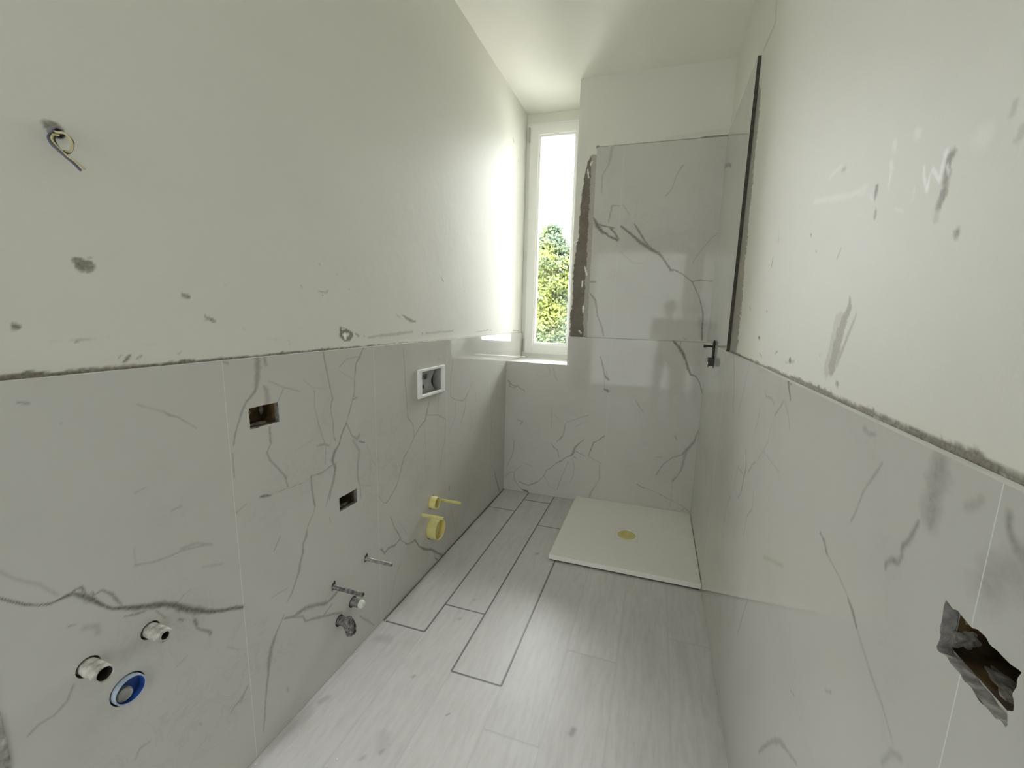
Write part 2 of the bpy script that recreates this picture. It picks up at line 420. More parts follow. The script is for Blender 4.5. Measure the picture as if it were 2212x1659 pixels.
def lathe(bm, base, ax, prof, n=32, mi=0, jit=0.0, squash=1.0, close=False):
    """prof: list of (distance along axis, radius); open profile, ends capped when radius is 0"""
    base = Vector(base); a, u, v = basis(ax); rings = []
    for (h, r) in prof:
        if r <= 1e-6: rings.append([bm.verts.new(base + a * h)]); continue
        ring = []
        for k in range(n):
            t = 2 * math.pi * k / n
            rr = r * (1 + jit * (mnoise.noise(Vector((math.cos(t) * 2, math.sin(t) * 2, h * 60 + r * 90)))))
            ring.append(bm.verts.new(base + a * h + u * math.cos(t) * rr + v * math.sin(t) * rr * squash))
        rings.append(ring)
    if close: rings.append(rings[0])
    for A, B in zip(rings, rings[1:]):
        for k in range(n):
            k2 = (k + 1) % n
            if len(A) == 1 and len(B) == 1: continue
            if len(A) == 1: f = bm.faces.new((A[0], B[k], B[k2]))
            elif len(B) == 1: f = bm.faces.new((A[k], B[0], A[k2]))
            else: f = bm.faces.new((A[k], B[k], B[k2], A[k2]))
            f.material_index = mi
    return bm

def pipe_prof(x0, x1, ro, ri, depth):
    return [(x0, ro), (x1 - .0015, ro), (x1, ro - .0015), (x1, ri + .0008), (x1 - .001, ri), (x1 - depth, ri), (x1 - depth, 0)]

def tube(bm, pts, rad, n=10, mi=0, cap=True):
    pts = [Vector(p) for p in pts]; rings = []; u = None
    for i, p in enumerate(pts):
        d = (pts[min(i + 1, len(pts) - 1)] - pts[max(i - 1, 0)]).normalized()
        if u is None: _, u, _v = basis(d)
        u = (u - d * u.dot(d)).normalized(); v = d.cross(u)
        r = rad[i] if isinstance(rad, (list, tuple)) else rad
        rings.append([bm.verts.new(p + u * math.cos(2 * math.pi * k / n) * r + v * math.sin(2 * math.pi * k / n) * r) for k in range(n)])
    for A, B in zip(rings, rings[1:]):
        for k in range(n):
            f = bm.faces.new((A[k], A[(k + 1) % n], B[(k + 1) % n], B[k])); f.material_index = mi
    if cap:
        for R_ in (rings[0], rings[-1]):
            f = bm.faces.new(R_); f.material_index = mi
    return bm

def spline(pts, n=8):
    P = [Vector(p) for p in pts]; P = [P[0] * 2 - P[1]] + P + [P[-1] * 2 - P[-2]]; out = []
    for i in range(1, len(P) - 2):
        for k in range(n):
            t = k / n; a, b, c, d = P[i - 1], P[i], P[i + 1], P[i + 2]
            out.append(0.5 * ((2 * b) + (c - a) * t + (2 * a - 5 * b + 4 * c - d) * t * t + (3 * b - a - 3 * c + d) * t ** 3))
    out.append(P[-2]); return out

# ------------------------------------------------------------------ materials
def mat(name, color, rough=0.6, metal=0.0, spec=0.5, bump=0.0, bscale=80, var=0.0, vscale=8, var_col=None, coat=0.0):
    m = bpy.data.materials.new(name); m.use_nodes = True
    nt = m.node_tree; b = nt.nodes['Principled BSDF']
    b.inputs['Base Color'].default_value = (*color, 1); b.inputs['Roughness'].default_value = rough
    b.inputs['Metallic'].default_value = metal; b.inputs['Specular IOR Level'].default_value = spec
    b.inputs['Coat Weight'].default_value = coat
    if var or bump:
        tc = nt.nodes.new('ShaderNodeTexCoord')
    if var:
        n = nt.nodes.new('ShaderNodeTexNoise'); n.inputs['Scale'].default_value = vscale; n.inputs['Detail'].default_value = 6
        nt.links.new(tc.outputs['Object'], n.inputs['Vector'])
        r = nt.nodes.new('ShaderNodeValToRGB'); r.color_ramp.elements[0].position = .35; r.color_ramp.elements[1].position = .65
        c2 = var_col or tuple(c * (1 - var) for c in color)
        r.color_ramp.elements[0].color = (*c2, 1); r.color_ramp.elements[1].color = (*color, 1)
        nt.links.new(n.outputs['Fac'], r.inputs['Fac']); nt.links.new(r.outputs['Color'], b.inputs['Base Color'])
    if bump:
        n2 = nt.nodes.new('ShaderNodeTexNoise'); n2.inputs['Scale'].default_value = bscale; n2.inputs['Detail'].default_value = 5
        nt.links.new(tc.outputs['Object'], n2.inputs['Vector'])
        bp = nt.nodes.new('ShaderNodeBump'); bp.inputs['Strength'].default_value = bump; bp.inputs['Distance'].default_value = .002
        nt.links.new(n2.outputs['Fac'], bp.inputs['Height']); nt.links.new(bp.outputs['Normal'], b.inputs['Normal'])
    return m

def N(nt, t, **kw):
    n = nt.nodes.new(t)
    for k, v in kw.items(): setattr(n, k, v)
    return n

def mix(nt, fac, a, b):
    """colour mix node: fac socket or value; a, b colours or sockets"""
    n = N(nt, 'ShaderNodeMix', data_type='RGBA')
    for s, v in ((n.inputs['Factor'], fac), (n.inputs[6], a), (n.inputs[7], b)):
        if isinstance(v, bpy.types.NodeSocket): nt.links.new(v, s)
        elif isinstance(v, (tuple, list)): s.default_value = (*v, 1)
        else: s.default_value = v
    return n.outputs[2]

def math_(nt, op, a, b=0.0, c=None, clamp=False):
    n = N(nt, 'ShaderNodeMath', operation=op, use_clamp=clamp)
    for i, v in enumerate((a, b) if c is None else (a, b, c)):
        if isinstance(v, bpy.types.NodeSocket): nt.links.new(v, n.inputs[i])
        else: n.inputs[i].default_value = v
    return n.outputs[0]

def noise_(nt, vec, scale, detail=4, rough=.5, dist=0.0):
    n = N(nt, 'ShaderNodeTexNoise'); n.inputs['Scale'].default_value = scale; n.inputs['Detail'].default_value = detail
    n.inputs['Roughness'].default_value = rough; n.inputs['Distortion'].default_value = dist
    nt.links.new(vec, n.inputs['Vector']); return n.outputs['Fac']

def attr(nt, name):
    n = N(nt, 'ShaderNodeAttribute', attribute_name=name); return n.outputs['Fac']

def marble():
    m = bpy.data.materials.new('polished_marble_tile'); m.use_nodes = True; nt = m.node_tree
    b = nt.nodes['Principled BSDF']; tc = N(nt, 'ShaderNodeTexCoord').outputs['Object']
    v = attr(nt, 'vein')
    n1 = noise_(nt, tc, 110, 5, .6); n2 = noise_(nt, tc, 2.2, 5, .55, .6); n3 = noise_(nt, tc, 9, 6, .6, 1.5)
    k = math_(nt, 'MULTIPLY', v, math_(nt, 'MULTIPLY_ADD', n1, 1.3, .35))
    k = math_(nt, 'MINIMUM', k, .95)
    # very faint natural clouding and hair veins of the stone print
    cloud = math_(nt, 'MULTIPLY', math_(nt, 'SUBTRACT', n2, .43, clamp=True), .9)
    hair = math_(nt, 'SUBTRACT', 1.0, math_(nt, 'MULTIPLY', math_(nt, 'ABSOLUTE', math_(nt, 'SUBTRACT', n3, .5)), 26), clamp=True)
    hair = math_(nt, 'MULTIPLY', hair, math_(nt, 'MULTIPLY', math_(nt, 'SUBTRACT', n2, .50, clamp=True), 1.1))
    base = mix(nt, cloud, TILE, tuple(c * .78 for c in TILE))
    base = mix(nt, hair, base, (.33, .32, .31))
    col = mix(nt, k, base, (.155, .145, .132))
    nt.links.new(col, b.inputs['Base Color'])
    b.inputs['Roughness'].default_value = 0.06; b.inputs['Specular IOR Level'].default_value = .3
    return m

def plaster(name='painted_plaster', PLAS=PLAS):
    m = bpy.data.materials.new(name); m.use_nodes = True; nt = m.node_tree
    b = nt.nodes['Principled BSDF']; tc = N(nt, 'ShaderNodeTexCoord').outputs['Object']
    s = attr(nt, 'stain'); c = attr(nt, 'chalk')
    n1 = noise_(nt, tc, 160, 6, .65); n2 = noise_(nt, tc, 1.7, 4, .5); n3 = noise_(nt, tc, 14, 5, .6)
    base = mix(nt, math_(nt, 'MULTIPLY', math_(nt, 'SUBTRACT', n2, .4, clamp=True), .9), PLAS, tuple(x * .93 for x in PLAS))
    base = mix(nt, math_(nt, 'MULTIPLY', math_(nt, 'SUBTRACT', n3, .5, clamp=True), .35), base, (.80, .79, .76))
    k = math_(nt, 'MULTIPLY', s, math_(nt, 'MULTIPLY_ADD', n1, 1.1, .5))
    k = math_(nt, 'MINIMUM', k, 1.0)
    dk = mix(nt, n3, (.125, .105, .082), (.235, .205, .165))
    col = mix(nt, k, base, dk)
    col = mix(nt, math_(nt, 'MINIMUM', math_(nt, 'MULTIPLY', c, math_(nt, 'MULTIPLY_ADD', n1, 1.0, .6)), 1.0), col, (.93, .95, .95))
    nt.links.new(col, b.inputs['Base Color'])
    b.inputs['Roughness'].default_value = 0.55; b.inputs['Specular IOR Level'].default_value = .22
    bp = N(nt, 'ShaderNodeBump'); bp.inputs['Strength'].default_value = .25; bp.inputs['Distance'].default_value = .004
    h = math_(nt, 'ADD', noise_(nt, tc, 22, 5, .55), math_(nt, 'MULTIPLY', noise_(nt, tc, 4, 3, .5), 2.5))
    nt.links.new(h, bp.inputs['Height']); nt.links.new(bp.outputs['Normal'], b.inputs['Normal'])
    return m

def wood():
    m = bpy.data.materials.new('pale_oak_laminate'); m.use_nodes = True; nt = m.node_tree
    b = nt.nodes['Principled BSDF']; tc = N(nt, 'ShaderNodeTexCoord').outputs['Object']
    pk = attr(nt, 'plank'); st = attr(nt, 'stain'); gap = attr(nt, 'gap')
    cx = N(nt, 'ShaderNodeCombineXYZ'); sp = N(nt, 'ShaderNodeSeparateXYZ'); nt.links.new(tc, sp.inputs[0])
    nt.links.new(math_(nt, 'ADD', sp.outputs[0], math_(nt, 'MULTIPLY', pk, 3.7)), cx.inputs[0])
    nt.links.new(math_(nt, 'MULTIPLY_ADD', sp.outputs[1], .16, math_(nt, 'MULTIPLY', pk, 9.1)), cx.inputs[1])
    nt.links.new(sp.outputs[2], cx.inputs[2]); v = cx.outputs[0]
    wv = N(nt, 'ShaderNodeTexWave', wave_type='BANDS', bands_direction='X'); nt.links.new(v, wv.inputs['Vector'])
    wv.inputs['Scale'].default_value = 9; wv.inputs['Distortion'].default_value = 9; wv.inputs['Detail'].default_value = 3
    wv.inputs['Detail Scale'].default_value = 1.2
    g1 = noise_(nt, v, 60, 6, .65); g2 = noise_(nt, v, 7, 4, .5, .8)
    base = mix(nt, pk, FLOOR, tuple(c * .93 for c in FLOOR))
    base = mix(nt, math_(nt, 'MULTIPLY', wv.outputs['Fac'], .34), base, (.62, .61, .60))
    base = mix(nt, math_(nt, 'MULTIPLY', math_(nt, 'SUBTRACT', g1, .42, clamp=True), .9), base, (.36, .34, .32))
    base = mix(nt, math_(nt, 'MULTIPLY', math_(nt, 'SUBTRACT', g2, .5, clamp=True), .9), base, (.34, .32, .30))
    base = mix(nt, math_(nt, 'MINIMUM', math_(nt, 'MULTIPLY', st, 1.4), 1.0), base, (.14, .125, .11))
    base = mix(nt, gap, base, (.05, .045, .04))
    nt.links.new(base, b.inputs['Base Color'])
    b.inputs['Roughness'].default_value = .38; b.inputs['Specular IOR Level'].default_value = .4
    bp = N(nt, 'ShaderNodeBump'); bp.inputs['Strength'].default_value = .12; bp.inputs['Distance'].default_value = .001
    nt.links.new(g1, bp.inputs['Height']); nt.links.new(bp.outputs['Normal'], b.inputs['Normal'])
    return m

def glass_mat():
    m = bpy.data.materials.new('clear_window_glass'); m.use_nodes = True; nt = m.node_tree; nt.nodes.clear()
    o = N(nt, 'ShaderNodeOutputMaterial'); t = N(nt, 'ShaderNodeBsdfTransparent'); g = N(nt, 'ShaderNodeBsdfGlossy')
    t.inputs[0].default_value = (.96, .98, .97, 1); g.inputs['Roughness'].default_value = .02
    f = N(nt, 'ShaderNodeFresnel'); f.inputs['IOR'].default_value = 1.45
    mx = N(nt, 'ShaderNodeMixShader'); nt.links.new(f.outputs[0], mx.inputs[0]); nt.links.new(t.outputs[0], mx.inputs[1]); nt.links.new(g.outputs[0], mx.inputs[2])
    nt.links.new(mx.outputs[0], o.inputs[0]); return m

def leaf_mat():
    m = bpy.data.materials.new('leaves'); m.use_nodes = True; nt = m.node_tree; nt.nodes.clear()
    o = N(nt, 'ShaderNodeOutputMaterial'); d = N(nt, 'ShaderNodeBsdfDiffuse'); t = N(nt, 'ShaderNodeBsdfTranslucent')
    tc = N(nt, 'ShaderNodeTexCoord').outputs['Object']; n = noise_(nt, tc, .9, 3, .5); n2 = noise_(nt, tc, 9, 3, .6)
    c = mix(nt, math_(nt, 'MULTIPLY', math_(nt, 'SUBTRACT', n, .42, clamp=True), 5, clamp=True), LEAFA, LEAFB)
    c = mix(nt, math_(nt, 'MULTIPLY', n2, .5), c, LEAFC)
    nt.links.new(c, d.inputs[0]); nt.links.new(c, t.inputs[0])
    mx = N(nt, 'ShaderNodeMixShader'); mx.inputs[0].default_value = .4
    nt.links.new(d.outputs[0], mx.inputs[1]); nt.links.new(t.outputs[0], mx.inputs[2]); nt.links.new(mx.outputs[0], o.inputs[0]); return m

M_TILE, M_PLAS, M_WOOD, M_GLASS, M_LEAF = marble(), plaster(), wood(), glass_mat(), leaf_mat()
M_EDGE = mat('white_tile_edge', (.72, .71, .68), .5, bump=.3, bscale=200)
M_GROUT = mat('pale_grout', (.74, .735, .70), .8)
M_GROUTD = mat('tile_joint_pale_grey', (.66, .66, .63), .8)
M_MORTAR = mat('dark_tile_adhesive', (.10, .088, .074), .95, bump=.8, bscale=120, var=.4, vscale=60)
M_CUT = mat('rough_cut_plaster', (.42, .40, .36), .95, bump=1.0, bscale=180, var=.5, vscale=90)
M_RAW = mat('raw_cut_tile_edge', (.26, .245, .22), .9, bump=.8, bscale=200, var=.5, vscale=120)
M_RAWL = mat('pale_broken_tile_edge', (.50, .48, .46), .9, bump=1.0, bscale=200, var=.4, vscale=90)
M_UPVC = mat('white_window_profile', (.80, .80, .77), .35)
M_BEAD = mat('white_glazing_bead', (.88, .88, .86), .35)
M_STONE = mat('white_resin_stone', (.90, .89, .84), .38, bump=.25, bscale=260, var=.06, vscale=180)
M_BASE = mat('painted_shadow_gap', (.05, .045, .04), .9)  # near-black colour stands in for shade in the gap under the tray
M_YEL = mat('yellow_plastic', (.74, .62, .13), .45, var=.25, vscale=60, var_col=(.70, .66, .42))
M_YELP = mat('plaster_smeared_yellow_plastic', (.62, .60, .33), .7, bump=.5, bscale=150, var=.3, vscale=90, var_col=(.66, .60, .16))
M_PIPE = mat('plaster_smeared_white_pipe', (.62, .60, .55), .75, bump=1.0, bscale=130, var=.35, vscale=70, var_col=(.30, .28, .25))
M_DARK = mat('dark_pipe_interior', (.035, .032, .03), .9)
M_STEEL = mat('dirty_zinc_steel', (.30, .29, .28), .55, metal=.5, bump=1.0, bscale=170, var=.6, vscale=110, var_col=(.07, .065, .06))
M_STEELL = mat('scuffed_bright_steel', (.36, .35, .34), .45, metal=.6, bump=.6, bscale=200, var=.45, vscale=100)
M_CAP = mat('white_plastic_plug', (.75, .74, .70), .5, var=.2, vscale=50)
M_BLACK = mat('black_metal_fitting', (.028, .027, .026), .4, metal=.4, var=.4, vscale=90)
M_BLUE = mat('blue_plastic', (.03, .10, .42), .4, var=.3, vscale=40, var_col=(.02, .06, .24))
M_BLUEG = mat('pale_grey_blue_plastic_rim', (.42, .50, .60), .5, var=.2, vscale=50)
M_GREYP = mat('grey_plug_face', (.42, .42, .40), .7, var=.2, vscale=50)
M_WBOX = mat('white_plastic_box', (.84, .84, .82), .5, bump=.5, bscale=90)
M_PANEL = mat('pale_grey_panel', (.50, .50, .50), .6, var=.15, vscale=30)
M_NAVY = mat('dark_navy_opening', (.012, .014, .035), .6)
M_ORG = mat('rusty_brown_box', (.20, .125, .045), .8, var=.7, vscale=35, bump=.6, bscale=90)
M_ORGD = mat('dark_brown_box', (.15, .095, .035), .8, var=.8, vscale=30)
M_RED = mat('dark_red_cable_insulation', (.25, .01, .02), .5)
M_GRN = mat('yellow_green_cable_insulation', (.16, .22, .03), .5)
M_HING = mat('grey_hinge_cover', (.42, .40, .35), .4)
M_WALL = mat('hall_plaster', (.68, .70, .68), .7)
M_BARK = mat('bark', (.16, .14, .12), .9)
M_GROUND = mat('pale_bounce_ground', (.42, .41, .38), .95, var=.2, vscale=3)  # ground made pale as a reflector, sending daylight up through the window
M_CRUMB = mat('white_plaster_crumb', (.85, .84, .81), .8)
M_JAMB = mat('dark_grey_metal_jamb', (.13, .16, .155), .6, var=.4, vscale=25)
M_JMORT = mat('crumbling_mortar_edge', (.50, .48, .44), .95, bump=1.0, bscale=120, var=.6, vscale=60)
M_WA = mat('bluish_grey_insulation', (.10, .10, .14), .45)
M_WB = mat('cream_yellow_insulation', (.52, .46, .26), .45)
M_WC = mat('dark_green_black_insulation', (.012, .025, .02), .45)
M_COND = mat('grey_corrugated_conduit', (.22, .22, .23), .7, var=.3, vscale=60)

# ------------------------------------------------------------------ traced surface sheets
def parse(txt):
    out = []
    for l in txt.strip().splitlines():
        s, p = l.split(':'); out.append((float(s), [tuple(float(a) for a in t.split(',')) for t in p.split()]))
    return out

LAT = np.random.RandomState(11).rand(257, 257)
def vnoise(U, V, f):
    """smooth value noise, two octaves, 0..1"""
    out = 0
    for k, (ff, a) in enumerate(((f, .62), (f * 2.3, .38))):
        x = U * ff + 31.7 * k; y = V * ff + 17.3 * k; i = np.floor(x).astype(int); j = np.floor(y).astype(int); fx, fy = x - i, y - j
        fx = fx * fx * (3 - 2 * fx); fy = fy * fy * (3 - 2 * fy); i %= 256; j %= 256
        out = out + a * ((LAT[j, i] * (1 - fx) + LAT[j, i + 1] * fx) * (1 - fy) + (LAT[j + 1, i] * (1 - fx) + LAT[j + 1, i + 1] * fx) * fy)
    return out

def rough_line(P, amp):
    """midpoint-displace a traced line so that it wanders like the real vein"""
    for lv in range(4):
        Q = [P[0]]
        for a, b in zip(P, P[1:]):
            du, dv = b[0] - a[0], b[1] - a[1]; ln = math.hypot(du, dv)
            if ln > max(.008, (a[2] + b[2]) * .0009):
                k = random.gauss(0, amp) * ln
                Q.append(((a[0] + b[0]) / 2 - dv * k, (a[1] + b[1]) / 2 + du * k, (a[2] + b[2]) / 2 * random.uniform(.8, 1.2)))
            Q.append(b)
        P = Q
    return P

def field(us, vs, lines, scale=0.001, soft=None, amp=.12, wmul=1.0, rough=.7, rf=90):
    F = np.zeros((len(vs), len(us)), dtype=np.float32)
    for s, P in lines:
        if len(P) > 1 and amp: P = rough_line(P, amp)
        segs = list(zip(P, P[1:])) if len(P) > 1 else [(P[0], P[0])]
        for a, b in segs:
            wa, wb = a[2] * scale * wmul, b[2] * scale * wmul; mw = max(wa, wb) * (1 + rough * .5) + .001
            i0, i1 = np.searchsorted(us, (min(a[0], b[0]) - mw, max(a[0], b[0]) + mw))
            j0, j1 = np.searchsorted(vs, (min(a[1], b[1]) - mw, max(a[1], b[1]) + mw))
            if i0 >= i1 or j0 >= j1: continue
            U, V = np.meshgrid(us[i0:i1], vs[j0:j1]); du, dv = b[0] - a[0], b[1] - a[1]; l2 = du * du + dv * dv + 1e-12
            t = np.clip(((U - a[0]) * du + (V - a[1]) * dv) / l2, 0, 1)
            d = np.hypot(U - a[0] - t * du, V - a[1] - t * dv); w = wa + (wb - wa) * t
            if rough: w = w * (1 - rough * .5 + rough * vnoise(U, V, rf)) + 1e-5
            k = np.clip((w - d) / (w * .8), 0, 1) if soft is None else np.clip((w - d) / soft, 0, 1)
            F[j0:j1, i0:i1] = np.maximum(F[j0:j1, i0:i1], s * k)
    return F

def axis(a, b, step, special=(), fine=None):
    n = max(1, int(round((b - a) / step))); base = list(np.linspace(a, b, n + 1))
    sp = sorted(set([a, b] + [x for x in special if a < x < b])); out = list(sp)
    for x in base:
        if min(abs(x - s) for s in sp) > step * .35: out.append(x)
    return np.array(sorted(out))

def sheet(name, us, vs, org, du, dv, dn, depth, mats, cuts=(), circ=(), jogs=(), attrs=None, parent=None, mi_fn=None, backing=None, ragged=0.0, ragged_n=9, hole_mi=None):
    org, du, dv, dn = (np.array(x, dtype=np.float64) for x in (org, du, dv, dn))
    nu, nv = len(us), len(vs); U, V = np.meshgrid(us, vs); U = U.copy(); V = V.copy()
    cu = (us[1:] + us[:-1]) / 2; cv = (vs[1:] + vs[:-1]) / 2; CU, CV = np.meshgrid(cu, cv)
    F = np.ones((nv - 1, nu - 1), bool)
    for (a, b, c, d) in cuts: F &= ~((CU > a) & (CU < b) & (CV > c) & (CV < d))
    for (a, b, r) in circ: F &= ~(np.hypot(CU - a, CV - b) < r)
    FP = np.zeros((nv + 1, nu + 1), bool); FP[1:-1, 1:-1] = F
    any_ = FP[:-1, :-1] | FP[1:, :-1] | FP[:-1, 1:] | FP[1:, 1:]
    all_ = FP[:-1, :-1] & FP[1:, :-1] & FP[:-1, 1:] & FP[1:, 1:]
    edge = any_ & ~all_
    for (a, b, r) in circ:
        D = np.hypot(U - a, V - b); k = edge & (D < r * 1.3)
        D[D == 0] = 1; U[k] = a + (U[k] - a) / D[k] * r; V[k] = b + (V[k] - b) / D[k] * r
    if ragged:
        for (a, b, c, d) in cuts[:ragged_n]:
            k = edge & (U > a - .001) & (U < b + .001) & (V > c - .001) & (V < d + .001)
            q = np.array([mnoise.noise(Vector((x * 90, y * 90, 3))) for x, y in zip(U[k], V[k])]) if k.any() else 0
            U[k] += ragged * q * np.sign(U[k] - (a + b) / 2); V[k] += ragged * q * np.sign(V[k] - (c + d) / 2)
    P = org + U[..., None] * du + V[..., None] * dv
    idx = -np.ones((nv, nu), dtype=np.int64); idx[any_] = np.arange(any_.sum()); nf = int(any_.sum())
    verts = P[any_]
    A, B, Cc, D = idx[:-1, :-1][F], idx[:-1, 1:][F], idx[1:, 1:][F], idx[1:, :-1][F]
    flip = np.dot(np.cross(du, dv), dn) > 0
    faces = np.stack((A, D, Cc, B) if flip else (A, B, Cc, D), 1)
    mi = np.zeros(len(faces), dtype=np.int32)
    if mi_fn is not None: mi = mi_fn(CU, CV)[F].astype(np.int32)
    # cut edges: run every boundary edge back into the wall
    sel = edge; bidx = -np.ones((nv, nu), dtype=np.int64); bidx[sel] = nf + np.arange(sel.sum())
    fidx = -np.ones((nv, nu), dtype=np.int64); ns = int(sel.sum()); fidx[sel] = nf + ns + np.arange(ns)
    verts = np.concatenate([verts, P[sel] + dn * depth, P[sel]])
    hE = FP[:-1, 1:-1] ^ FP[1:, 1:-1]      # horizontal edges, shape (nv, nu-1)
    vE = FP[1:-1, :-1] ^ FP[1:-1, 1:]      # vertical edges, shape (nv-1, nu)
    q = []
    a, b = fidx[:, :-1][hE], fidx[:, 1:][hE]; a2, b2 = bidx[:, :-1][hE], bidx[:, 1:][hE]; q.append(np.stack((a, b, b2, a2), 1))
    a, b = fidx[:-1, :][vE], fidx[1:, :][vE]; a2, b2 = bidx[:-1, :][vE], bidx[1:, :][vE]; q.append(np.stack((a, b, b2, a2), 1))
    q = np.concatenate(q); q = q[(q >= 0).all(1)]; qm = np.full(len(q), 1, dtype=np.int32)
    if hole_mi is not None:   # cut edges inside the sheet (sockets, pipe holes) are raw, its outer rim is clean
        rel = verts[q[:, 0]] - org; pu, pv = rel @ du, rel @ dv
        for (a, b, c, d) in cuts[:hole_mi[1]]: qm[(pu > a - .01) & (pu < b + .01) & (pv > c - .01) & (pv < d + .01)] = hole_mi[0]
        for (a, b, r) in circ: qm[np.hypot(pu - a, pv - b) < r * 1.2] = hole_mi[0]
    faces = np.concatenate([faces, q]); mi = np.concatenate([mi, qm])
    if backing:
        a, b, c, d = backing; nb = len(verts)
        verts = np.concatenate([verts, np.array([org + x * du + y * dv + dn * depth for x, y in ((a, c), (b, c), (b, d), (a, d))])])
        faces = np.concatenate([faces, np.array([[nb, nb + 1, nb + 2, nb + 3]])]); mi = np.concatenate([mi, np.array([1], dtype=np.int32)])
    me = bpy.data.meshes.new(name); me.vertices.add(len(verts)); me.vertices.foreach_set('co', verts.astype(np.float32).ravel())
    me.loops.add(faces.size); me.loops.foreach_set('vertex_index', faces.astype(np.int32).ravel())
    me.polygons.add(len(faces)); me.polygons.foreach_set('loop_start', np.arange(0, faces.size, 4, dtype=np.int32))
    me.polygons.foreach_set('material_index', mi)
    me.update(calc_edges=True); me.shade_flat()
    for k, G in (attrs or {}).items():
        at = me.attributes.new(k, 'FLOAT', 'POINT'); vals = np.zeros(len(verts), dtype=np.float32); vals[:nf] = G[any_]
        at.data.foreach_set('value', vals)
    for mm in mats: me.materials.append(mm)
    o = bpy.data.objects.new(name, me); COL.objects.link(o)
    if parent is not None: o.parent = parent
    return o

def bands(cu, joints, h=.0006):
    k = np.zeros_like(cu, dtype=bool)
    for j in joints: k |= np.abs(cu - j) < h * .99
    return k

J = .0006
SOCK = [(.846, .940, .993, 1.052), (1.167, 1.260, .605, .658)]
FLUSH = (1.702, 1.934, .932, 1.052)
HOLER = (.411, .505, .994, 1.047)
RODS = [(1.912, .334), (1.723, .336), (1.297, .347), (1.118, .341)]
def joints_axis(js): return [x for j in js for x in (j - J, j + J)]

# ================================================================== THE SETTING
# ---- left wall: plaster above, marble tiles below, running on into the window reveal
YE = YW + .12
LJ = [.7839, 1.3839, 1.9839, 2.5839, 3.1839]
SILLY = (L, YE + .01)
us = axis(Y0, YE, .004, [x for s in SOCK for x in s[:2]] + list(FLUSH[:2]))
vs = np.concatenate([axis(0, ZT, .05, [x for s in SOCK for x in s[2:]] + list(FLUSH[2:])), axis(ZT, 1.76, .004)[1:], axis(1.76, ZC, .008)[1:]])
def gapline(a, b, z, w0, w1, step=.05, jit=.35, s=.85):
    n = int((b - a) / step); P = []
    for i in range(n + 1):
        t = i / n; P.append((a + (b - a) * t, z, (w0 + (w1 - w0) * t) * random.uniform(1 - jit, 1 + jit)))
    return (s, P)
pl = [(a, [(u, v, w * .8) for u, v, w in P]) for a, P in parse(VEIN_PL)] + [gapline(Y0, 1.05, ZT + .001, 11, 6), gapline(1.05, 1.6, ZT + .001, 6, 4), gapline(1.6, 3.25, ZT, 3, 2.5, s=.7)]
plaster_cuts = list(SOCK) + [FLUSH]
wl = sheet('wall_left', us, vs, (-PT, 0, 0), (0, 1, 0), (0, 0, 1), (-1, 0, 0), .10, [M_PLAS, M_CUT], cuts=plaster_cuts,
           attrs={'stain': field(us, vs, pl, soft=.003), 'chalk': field(us, vs, parse(CHALK_PL), soft=.002)}, backing=(Y0, YE, 0, ZC))
tag(wl, kind='structure')
us = axis(Y0, YW - .002, .003, joints_axis(LJ) + [x for s in SOCK for x in s[:2]] + list(FLUSH[:2]))
vs = axis(0.002, ZT, .003, [x for s in SOCK for x in s[2:]] + list(FLUSH[2:]))
PIPES = [(.455, .600, .0180), (.565, .597, .0175), (.511, .4965, .0305)]
CIRC = [(1.817, .222, .058), (1.818, .362, .034), (1.214, .215, .021), (1.140, .190, .021)] + [(a, b, .0085) for a, b in RODS] + [(a, b, r + .0022) for a, b, r in PIPES]
o = sheet('tile_cladding', us, vs, (0, 0, 0), (0, 1, 0), (0, 0, 1), (-1, 0, 0), .0125, [M_TILE, M_EDGE, M_GROUT, M_RAW], cuts=plaster_cuts, circ=CIRC, hole_mi=(3, 9),
      attrs={'vein': field(us, vs, parse(VEIN_TL), wmul=1.0)}, parent=wl, mi_fn=lambda a, b: np.where(bands(a, LJ, J), 2, 0), ragged=.0018)
o['label'] = 'polished white marble-look tiles with grey veins'

# ---- right wall
us = axis(YR0, L + PT, .004, [YS, HOLER[0], HOLER[1]])
vs = np.concatenate([axis(0, ZT, .05, HOLER[2:]), axis(ZT, 2.45, .004)[1:], axis(2.45, ZC, .012)[1:]])
brown = [(YS - .006, z) for z in (1.2, 1.35, 1.6, 1.9, 2.1, 2.25)]
pr = [(min(1, a * 1.15), [(u, v, w * 1.45) for u, v, w in P]) for a, P in parse(VEIN_PR)] + [gapline(YR0, .75, ZT + .004, 11, 8), gapline(.75, 2.05, ZT + .003, 8, 5)]
bw = [(1.19, .19), (1.24, .185), (1.27, .165), (1.30, .185), (1.4, .18), (1.6, .15), (1.8, .125), (2.0, .10), (2.12, .10), (2.2, .085), (2.235, .05)]
pr += [(.66, [(YS - w / 2 + .02, z, (w / 2 + .02) * 1000 * .98) for z, w in bw])]
wr = sheet('wall_right', us, vs, (W + PT, 0, 0), (0, 1, 0), (0, 0, 1), (1, 0, 0), .10, [M_PLAS, M_CUT], cuts=[HOLER],
           attrs={'stain': field(us, vs, pr, soft=.003, amp=.05), 'chalk': field(us, vs, parse(CHALK_PR), wmul=1.5, amp=.02)}, backing=(YR0, L + PT, 0, ZC))
tag(wr, kind='structure')
RJ = [.4676, 2.0676]
us = axis(YR0, L, .003, joints_axis(RJ) + [YS, HOLER[0], HOLER[1]])
vs = axis(0.002, ZU, .003, joints_axis([ZT]) + list(HOLER[2:]))
def rmi(a, b): return np.where(bands(a, RJ[:1], J) | (bands(b, [ZT], J) & (a > YS)), 2, np.where(bands(a, RJ[1:], J), 3, 0))
MX = (2.50, 1.105)
